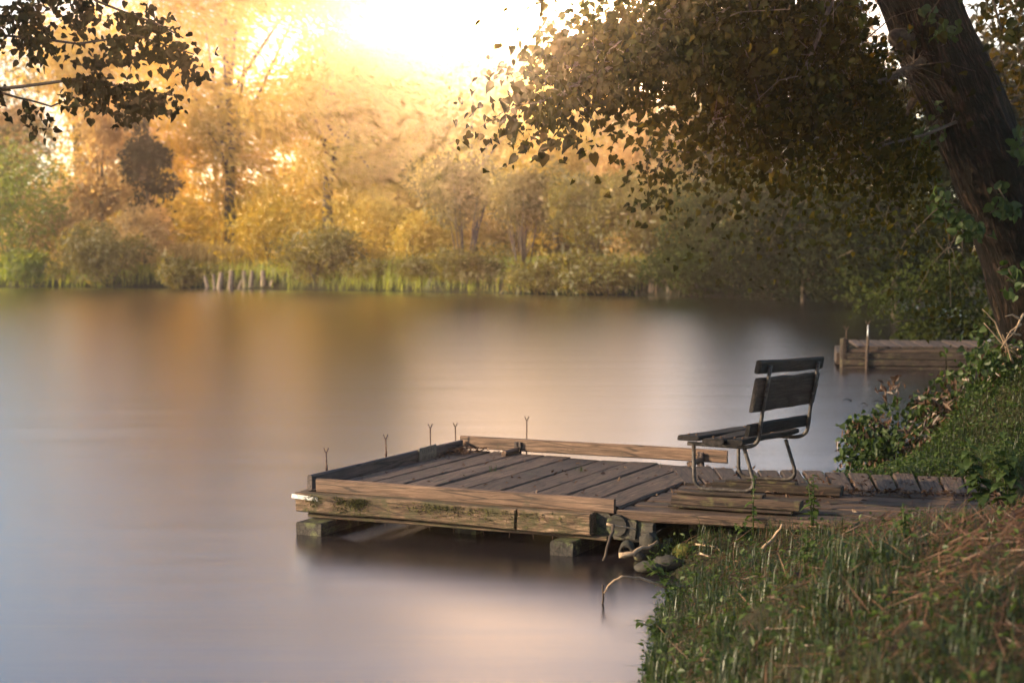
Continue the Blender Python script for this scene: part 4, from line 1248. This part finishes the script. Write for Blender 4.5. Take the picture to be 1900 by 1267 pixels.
# cut boughs with withered leaves lying from the bank into the water
def bough(label, paths, counts, rad, mats, seed, cat='fallen bough', smin=.07, smax=.13, parts=120, group='cut boughs on the bank', name='fallen_bough'):
    npq = np.random.RandomState(seed); rq = random.Random(seed)
    root = thing(name, paths[0][0], label, cat, group)
    m = MB()
    for L in paths: limb(m, [p - paths[0][0] for p in L], .022, .005, rq, 6)
    m.build('branch', M['dry_twig'], root, True)
    for (mat, share) in mats:
        C = np.concatenate([spread([L[1:]], int(c * share), r, npq, .1) for L, c, r in zip(paths, counts, rad)])
        nn = len(C); D = npq.normal(size=(nn, 3)) * .8; D[:, 2] -= .5
        if mat == 'dead':
            V, T = leaf_cloud(C - np.array(root.location), D + np.array([0, 0, -.5]), npq.normal(size=(nn, 3)) + np.array([0, -.7, .3]), npq.uniform(.07, .15, nn), npq.uniform(.025, .05, nn), .5)
            o = link('withered_leaves', np_mesh('withered_leaves', V, T, M[mat]), root); o['kind'] = 'stuff'
        else:
            leaf_group(root, C, mat, npq, smin, smax, parts)
bough('cut bough with brown withered leaves hanging from the bank into the water', [
    [P(1880, 690, 18.3), P(1800, 730, 18.2), P(1740, 770, 18.0), P(1690, 810, 17.9), P(1640, 840, 17.8)],
    [P(1860, 700, 18.2), P(1780, 740, 18.3), P(1730, 740, 18.2), P(1690, 760, 18.2)],
    [P(1850, 740, 17.9), P(1790, 790, 17.6), P(1740, 840, 17.5), P(1700, 860, 17.5)]], [420, 260, 420], [.24, .18, .26], [('dead', .7), ('ivy', .8)], 91, smin=.04, smax=.08)
bough('green leafy bough with its tip dipping in the lake behind the walkway', [
    [P(1720, 800, 18.0), P(1660, 800, 17.9), P(1610, 790, 17.9), P(1585, 815, 17.9)],
    [P(1700, 830, 17.8), P(1640, 840, 17.7), P(1600, 835, 17.7)]], [330, 330], [.15, .15], [('ivy', .9), ('dead', .35)], 92, smin=.04, smax=.085)
bough('leafy bough climbing the bank below the leaning trunk', [
    [P(1900, 690, 17.2), P(1860, 700, 17.3), P(1820, 690, 17.3)], [P(1900, 640, 17.3), P(1870, 670, 17.3), P(1840, 700, 17.2)]], [260, 240], [.22, .22], [('ivy', .9), ('dead', .3)], 93, smin=.04, smax=.085)
# broken reddish twigs at the trunk
tw = MB(); rq = random.Random(5)
for k in range(9):
    a = P(1885 + rq.uniform(-15, 15), 620 + rq.uniform(-40, 60), 17.0)
    e = P(1840 + rq.uniform(-20, 40), 590 + rq.uniform(-30, 60), 16.7)
    limb(tw, [a, a.lerp(e, .5) + Vector((0, 0, rq.uniform(-.05, .1))), e], .014, .004, rq, 5)
o = tw.build('broken_twigs', M['dry_twig'], None, True); tag(o, 'bundle of broken reddish twigs sticking out at the foot of the leaning trunk', 'twigs')

# ------------------------------------------------------------------ the near bank: grass, weeds, straw, fallen leaves
def walk_mask(x, y):
    """True on the walkway and platform."""
    a = (x - O.x) * A_DIR.x + (y - O.y) * A_DIR.y; b_ = (x - O.x) * B_DIR.x + (y - O.y) * B_DIR.y
    plat_ = (a > -.1) & (a < 2.9) & (b_ > -.2) & (b_ < 3.1)
    near = 12.86 - (x - .855) * .40; far = 15.42 - (x - 1.5) * .286
    return plat_ | ((x > .8) & (x < 3.75) & (y > near - .03) & (y < far + .05)) | ((x >= 3.75) & (x < 4.2) & (y > 13.4) & (y < far + .05))

def bank_points(n, rng, x0=-.5, x1=6.8, y0=5.0, y1=19.5, dmin=.02, power=1.6):
    y = y0 + (y1 - y0) * rng.rand(n) ** power
    x = rng.uniform(x0, x1, n)
    px = CX + x / y * F
    D = shore_dist(x, y)
    ok = (D > dmin) & ~walk_mask(x, y) & (px > 1080) & (px < 2020)
    x, y, D = x[ok], y[ok], D[ok]
    return np.stack([x, y, ground_h(x, y, D)], 1), D

gr = np.random.RandomState(101)
C, D_ = bank_points(230000, gr)
straw_zone = sstep(.25, 1.3, D_ - .9 - .35 * lumps(C[:, 0], C[:, 1], 1.6, 3)) * (1 - sstep(10.5, 12.5, C[:, 1]))
dens = np.clip(.35 + .9 * lumps(C[:, 0], C[:, 1], 2.6, .5) + .35 * lumps(C[:, 0], C[:, 1], 7.0, 2.), .10, 1) * (1 - .86 * straw_zone)
keep = gr.rand(len(C)) < np.clip(dens, .06, 1)
C, D_, sz = C[keep], D_[keep], straw_zone[keep]
C, D_, sz = C[:90000], D_[:90000], sz[:90000]
C2, D2 = bank_points(60000, gr, x0=3.0, y0=14.0, y1=20.0, power=1.0)
C2, D2 = C2[:17000], D2[:17000]
C, D_ = np.concatenate([C, C2]), np.concatenate([D_, D2])
n = len(C)
tall = np.clip(.5 + .6 * lumps(C[:, 0], C[:, 1], 1.5, 1.7), 0, 1)
a = gr.uniform(0, 6.28, n)
Dr = np.stack([np.cos(a) - .25, np.sin(a) - .1, np.zeros(n)], 1)
Ln = gr.uniform(.04, .13, n) * (1 + 1.2 * tall * (gr.rand(n) < .3))
V, T = blades(C, Dr, Ln, gr.uniform(.0025, .007, n), gr.uniform(.25, 1.25, n))
tag(link('grass', np_mesh('grass', V, T, M['grass'])), 'rough green grass covering the near bank below the walkway', 'grass', None, 'stuff')
# taller clumps
cc, cd = bank_points(700, gr, power=1.3, dmin=.1)
cz = sstep(.25, 1.3, cd - .9) * (1 - sstep(10.5, 12.5, cc[:, 1]))
cc = cc[gr.rand(len(cc)) < 1 - .75 * cz][:120]
k = gr.randint(0, len(cc), 5200)
nn = len(k)
off = gr.normal(size=(nn, 2)) * .045
pos = np.stack([cc[k, 0] + off[:, 0], cc[k, 1] + off[:, 1], cc[k, 2]], 1)
pos = pos[~walk_mask(pos[:, 0], pos[:, 1])]; nn = len(pos)
a = gr.uniform(0, 6.28, nn)
V, T = blades(pos, np.stack([np.cos(a) - .2, np.sin(a), np.zeros(nn)], 1), gr.uniform(.09, .27, nn), gr.uniform(.0025, .007, nn), gr.uniform(.1, 1.2, nn))
tag(link('tall_grass', np_mesh('tall_grass', V, T, M['grass'])), 'taller tufts of grass standing out on the near bank', 'grass', None, 'stuff')
# low broad leaved weeds
C, D_ = bank_points(60000, gr, dmin=.0)
sz = sstep(.3, 1.3, D_ - .9) * (1 - sstep(10.5, 12.5, C[:, 1]))
keep = gr.rand(len(C)) < (.25 + .5 * np.clip(lumps(C[:, 0], C[:, 1], 3.1, 4), 0, 1) + .5 * np.exp(-D_ / .25)) * (1 - .7 * sz)
C = C[keep][:24000]
C2, D2 = bank_points(40000, gr, x0=3.0, y0=14.0, y1=20.0, power=1.0, dmin=-.1)
C = np.concatenate([C, C2[:11000]]); n = len(C)
C[:, 2] += gr.uniform(.01, .16, n)
D = gr.normal(size=(n, 3)); D[:, 2] *= .4
V, T = leaf_cloud(C, D, gr.normal(size=(n, 3)) * .5 + np.array([0, -.3, 1]), gr.uniform(.02, .06, n), gr.uniform(.012, .032, n))
tag(link('undergrowth', np_mesh('undergrowth', V, T, M['weed'])), 'low broad leaved weeds among the grass at the water edge', 'weeds', None, 'stuff')
# straw and dead stalks
C, D_ = bank_points(90000, gr, y0=4.6, y1=13.5, dmin=.15, power=1.2)
sz = sstep(.15, 1.2, D_ - .75 - .3 * lumps(C[:, 0], C[:, 1], 1.6, 3))
keep = gr.rand(len(C)) < .16 + .84 * sz + .3 * (lumps(C[:, 0], C[:, 1], 3.0, 5.) > .35)
C = C[keep][:38000]; n = len(C)
C[:, 2] += gr.rand(n) ** 2 * .09
a = gr.normal(.45, .7, n)
D = np.stack([np.cos(a), np.sin(a), gr.normal(0, .28, n) + .15], 1)
V, T = leaf_cloud(C, D, gr.normal(size=(n, 3)) + np.array([0, 0, 1]), gr.uniform(.05, .34, n), gr.uniform(.003, .008, n), .1)
tag(link('straw', np_mesh('straw', V, T, M['straw'])), 'dry straw and dead stalks matted over the bank at the lower right', 'straw', None, 'stuff')
# fallen leaves on the bank and on the boards
C, D_ = bank_points(4200, gr, y0=4.6, dmin=.2, power=1.2)
C = C[:2300]
C[:, 2] += gr.rand(len(C)) * .05
extra = []
for k in range(420):                                    # along the lower boards of the walkway
    t = gr.rand(); q = nl.lerp(nr, .25 + .75 * t)
    extra.append((q.x + gr.normal() * .1 - .02, q.y - abs(gr.normal()) * .16 - .03, HD + .004 + gr.rand() * .012))
for k in range(150):
    q = AB(gr.uniform(2.9, 4.6), gr.uniform(.3, 1.9)); extra.append((q.x, q.y, HD + .012))
for k in range(120):
    q = nl.lerp(nr, gr.rand()).lerp(fl.lerp(fr, gr.rand()), gr.rand()); extra.append((q.x, q.y, HD + .02))
for k in range(230):                                    # drift in the far left corner
    q = AB(.06 + abs(gr.normal()) * .14, 2.85 - abs(gr.normal()) * .28); extra.append((q.x, q.y, HD + .01 + gr.rand() * .035))
for k in range(70):
    q = AB(gr.uniform(.1, 2.7), gr.uniform(.1, 2.5)); extra.append((q.x, q.y, HD + .01))
nb_ = len(C)
C = np.concatenate([C, np.array(extra)]); n = len(C)
D = gr.normal(size=(n, 3)); D[:, 2] *= .35
Ln = gr.uniform(.025, .07, n)
V, T = leaf_cloud(C, D, gr.normal(size=(n, 3)) * .4 + np.array([0, 0, 1]), Ln, Ln * gr.uniform(.3, .6, n), .35)
tag(link('fallen_leaves', np_mesh('fallen_leaves', V, T, M['dead'])), 'curled brown leaves scattered over the boards and the bank', 'leaves', None, 'stuff')

# single plants that stand out
def weed(name, base, h, nl_, label, seed, mat='weed', smin=.05, smax=.11, lean=(0, 0), group='weeds standing beside the walkway', cat='weed', stems=1):
    npq = np.random.RandomState(seed); rq = random.Random(seed)
    root = thing(name, base, label, cat, group)
    m = MB(); pts = []
    for s in range(stems):
        e = Vector((lean[0] + rq.uniform(-.1, .1) * (s > 0), lean[1], h * (1 - .15 * s)))
        mid = Vector((lean[0] * .3 + rq.uniform(-.02, .02), lean[1] * .3, h * .5))
        m.tube([(0, 0, -.03), mid, e], [.006, .005, .003], 6)
        for k in range(nl_):
            t = .25 + .75 * (k + .5) / nl_
            q = Vector((0, 0, 0)).lerp(mid, t * 2) if t < .5 else mid.lerp(e, t * 2 - 1)
            pts.append((q, k * 2.4 + rq.uniform(-.4, .4), t))
    m.build('stem', M['weed'], root, True)
    me = heart_leaf('weed_leaf', mat, .25)
    for q, a, t in pts:
        d = Vector((math.cos(a), math.sin(a), rq.uniform(-.35, .15))).normalized()
        nn_ = (Vector((0, 0, 1)) - d * d.z).normalized(); sd_ = nn_.cross(d)
        o = bpy.data.objects.new('leaf', me); o.parent = root
        s_ = rq.uniform(smin, smax) * (1.15 - .5 * t)
        o.matrix_local = Matrix.Translation(q) @ Matrix((d, sd_, nn_)).transposed().to_4x4() @ Matrix.Diagonal((s_, s_ * .75, s_, 1))
        col.objects.link(o)
def at_ground(px, py, y):
    x = (px - CX) / F * y
    return Vector((x, y, gz(x, y)))
def near_pt(px, y):
    x = (px - CX) / F * y
    return Vector((x, y, max(gz(x, y), .0)))
weed('nettle', near_pt(1402, 12.35), .50, 11, 'nettle growing up past the edge board in front of the bench', 201)
weed('nettle', near_pt(1512, 12.05), .46, 14, 'bushy nettle beside the end of the near timber block', 202, stems=2)
weed('nettle', near_pt(1385, 12.2), .22, 9, 'small nettle in the grass below the bench', 203, stems=2)
weed('sapling', near_pt(1670, 15.6), .42, 8, 'young sapling behind the far edge of the walkway', 204)
weed('sapling', near_pt(1745, 15.3), .34, 8, 'leafy seedling at the bank end of the far walkway edge', 205)
weed('bramble', near_pt(1830, 11.0), .62, 16, 'bramble with large leaves at the right edge in front of the trunk', 206, 'ivy', .09, .16, (-.12, .0), stems=3)
weed('bramble', near_pt(1880, 10.4), .66, 16, 'second large leaved bramble at the right edge of the view', 207, 'ivy', .09, .16, (-.05, .0), stems=3)
weed('water_weed', near_pt(1245, 11.2), .30, 9, 'leafy weed leaning over the water at the edge of the bank', 208, 'weed', .06, .11, (-.16, 0), stems=2)
weed('water_weed', near_pt(1238, 9.5), .18, 9, 'light green weed at the lower waterline', 209, 'weed', .06, .10, (-.10, 0), stems=3)
weed('bindweed', near_pt(1500, 9.2), .26, 9, 'broad leaved weed in the middle of the grass', 210, 'weed', .05, .09, (0, 0), stems=2)
weed('bindweed', near_pt(1680, 8.7), .26, 9, 'broad leaved weed beside the straw at the right', 211, 'weed', .05, .09, (0, 0), stems=2)
# small grass tufts on the platform
for i, (a, b_, lb) in enumerate(((1.0, 1.55, 'tiny grass tuft between the planks in the middle of the platform'), (1.75, 1.9, 'tiny grass tuft between the planks under the far board'),
                                 (2.35, 2.45, 'green shoot at the far edge beside the bench leg'), (.62, 1.75, 'dry stalk standing between two planks near the sign plate'))):
    q = AB(a, b_); r_ = np.random.RandomState(300 + i); n = 16 if i < 2 else 5
    aa = r_.uniform(0, 6.28, n)
    V, T = blades(r_.normal(size=(n, 3)) * np.array([.02, .02, 0]), np.stack([np.cos(aa), np.sin(aa), aa * 0], 1), r_.uniform(.04, .10, n), r_.uniform(.003, .006, n), r_.uniform(.2, .8, n))
    o = link('grass_tuft', np_mesh('grass_tuft', V, T, M['straw' if i == 3 else 'grass']), None, (q.x, q.y, HD - .01))
    tag(o, lb, 'grass tuft', 'tufts growing through the platform')

# arching stem over the water
m = MB()
pp = [P(1290, 1120, 11.3), P(1240, 1095, 11.2), P(1190, 1077, 11.1), P(1155, 1075, 11.0), P(1135, 1085, 11.0), P(1122, 1105, 11.0)]
pp[0].z = gz(pp[0].x, pp[0].y)
limb(m, [p - pp[0] for p in pp], .011, .006, random.Random(3), 7)
o = m.build('arching_stem', M['dry_twig'], None, True, pp[0]); tag(o, 'pale stem arching from the bank out over the dark water', 'stem')
m = MB(); pp = [P(1118, 1120, 11.05), P(1121, 1100, 11.0), P(1119, 1090, 11.0)]; pp[0].z = -.1
limb(m, [p - pp[0] for p in pp], .008, .007, random.Random(4), 6)
o = m.build('dead_twig', M['twig'], None, True, pp[0]); tag(o, 'short dark twig standing in the water at the tip of the arching stem', 'twig')

# debris in the shade below the walkway
def branch(px_pts, y, r0, r1, label, name='driftwood', mat='dry_twig', cat='driftwood', seed=1):
    pts = [P(a, b_, y + dy) for a, b_, dy in px_pts]
    m = MB(); limb(m, [p - pts[0] for p in pts], r0, r1, random.Random(seed), 8)
    o = m.build(name, M[mat], None, True, pts[0]); tag(o, label, cat, 'wood lying below the walkway')
branch([(1150, 1036, .1), (1175, 1030, .1), (1205, 1018, .2), (1222, 1008, .3)], 12.2, .022, .012, 'pale dead branch lying across the pipe below the walkway', seed=11)
branch([(1186, 1035, .3), (1215, 1030, .3), (1240, 1015, .4), (1248, 1007, .5)], 12.3, .05, .03, 'thick mossy branch stub below the walkway', mat='under', seed=12)
branch([(1140, 978, .0), (1132, 1010, -.1), (1121, 1044, -.1)], 12.3, .012, .010, 'thin pole leaning down into the water beside the front beam', mat='twig', seed=13)
branch([(1128, 975, .0), (1160, 981, .05), (1182, 986, .1)], 12.3, .010, .006, 'short stick lying across the log ends', seed=14)
branch([(1195, 1051, .0), (1215, 1045, .1), (1236, 1040, .1)], 12.1, .008, .005, 'thin twig at the dark waterline below the walkway', seed=15)
branch([(1293, 1013, .2), (1330, 1017, .0), (1350, 1035, -.1), (1316, 1048, -.1)], 12.2, .009, .004, 'tangle of bare roots at the edge of the grass', seed=16)
branch([(1300, 1030, .1), (1330, 1040, .0), (1345, 1060, -.1)], 12.1, .008, .004, 'bare curved root below the tangle', seed=17)
branch([(1420, 1020, -.6), (1440, 1000, -.5), (1455, 975, -.5)], 12.2, .012, .008, 'orange brown dead stalk standing in the grass before the walkway', name='dead_stalk', cat='stalk', seed=18)
# old pipe ring
m = MB(); ring = []
pc = P(1163, 1027, 12.35)
R0, R1, dp = .056, .034, .20
for k in range(20):
    a = 2 * math.pi * k / 20
    for r_, yy in ((R0, 0), (R1, 0), (R1, dp), (R0, dp)): ring.append((math.cos(a) * r_, yy, math.sin(a) * r_))
f = []
for k in range(20):
    k2 = (k + 1) % 20
    for j in range(4): f.append((k * 4 + j, k * 4 + (j + 1) % 4, k2 * 4 + (j + 1) % 4, k2 * 4 + j))
m.poly(ring, f)
o = m.build('pipe', M['stone'], None, True, pc, (0, 0, R(-8))); tag(o, 'open end of an old clay pipe sticking out below the walkway', 'pipe')
def rock(px, py, y, s, label, seed, mat='stone'):
    r_ = random.Random(seed); c = P(px, py, y)
    pts, f = [], []
    nu, nv = 12, 7
    for i in range(nv):
        th_ = math.pi * i / (nv - 1)
        for k in range(nu):
            a = 2 * math.pi * k / nu
            d = Vector((math.sin(th_) * math.cos(a), math.sin(th_) * math.sin(a), math.cos(th_)))
            q = 1 + .35 * mnoise.noise(d * 1.7 + Vector((seed * 3.1, 0, 0)))
            pts.append((d.x * s[0] * q, d.y * s[1] * q, d.z * s[2] * q))
    for i in range(nv - 1):
        for k in range(nu): f.append((i * nu + k, (i + 1) * nu + k, (i + 1) * nu + (k + 1) % nu, i * nu + (k + 1) % nu))
    m = MB(); m.poly(pts, f)
    o = m.build('stone', M[mat], None, True, c); tag(o, label, 'stone', 'stones and stumps below the walkway')
rock(1206, 1012, 12.6, (.09, .1, .085), 'rounded grey stump end below the walkway', 1)
rock(1272, 1030, 12.4, (.10, .1, .075), 'moss covered stone left of the bare roots', 2, 'moss')
rock(1290, 1020, 12.5, (.07, .08, .05), 'smaller moss covered stone behind the larger one', 3, 'moss')
rock(1240, 1048, 12.2, (.13, .12, .05), 'dark flat stone at the waterline below the walkway', 4)
rock(1205, 1056, 12.1, (.11, .1, .04), 'low wet stone left of the dark flat stone', 5)

# bits of twig and leaf afloat near the leafy bough
rq = random.Random(44)
for px, py, lb in ((1582, 744, 'leftmost of four thin twigs afloat on the pale water right of the bench'), (1612, 752, 'second from the left of four thin twigs afloat right of the bench'),
                   (1640, 747, 'third from the left of four thin twigs afloat right of the bench'), (1663, 743, 'rightmost of four thin twigs afloat right of the bench'),
                   (1566, 838, 'thin dark twig afloat just left of the leafy bough tip')):
    c0 = G(px, py, .006)
    e = Vector((rq.uniform(.12, .26) * rq.choice((-1, 1)), rq.uniform(-.2, .2), .02))
    m = MB(); m.tube([(0, 0, 0), e * .5 + Vector((0, 0, .03)), e], [.009, .008, .004], 5)
    o = m.build('floating_twig', M['twig'], None, False, c0)
    tag(o, lb, 'twig', 'twigs afloat right of the bench')
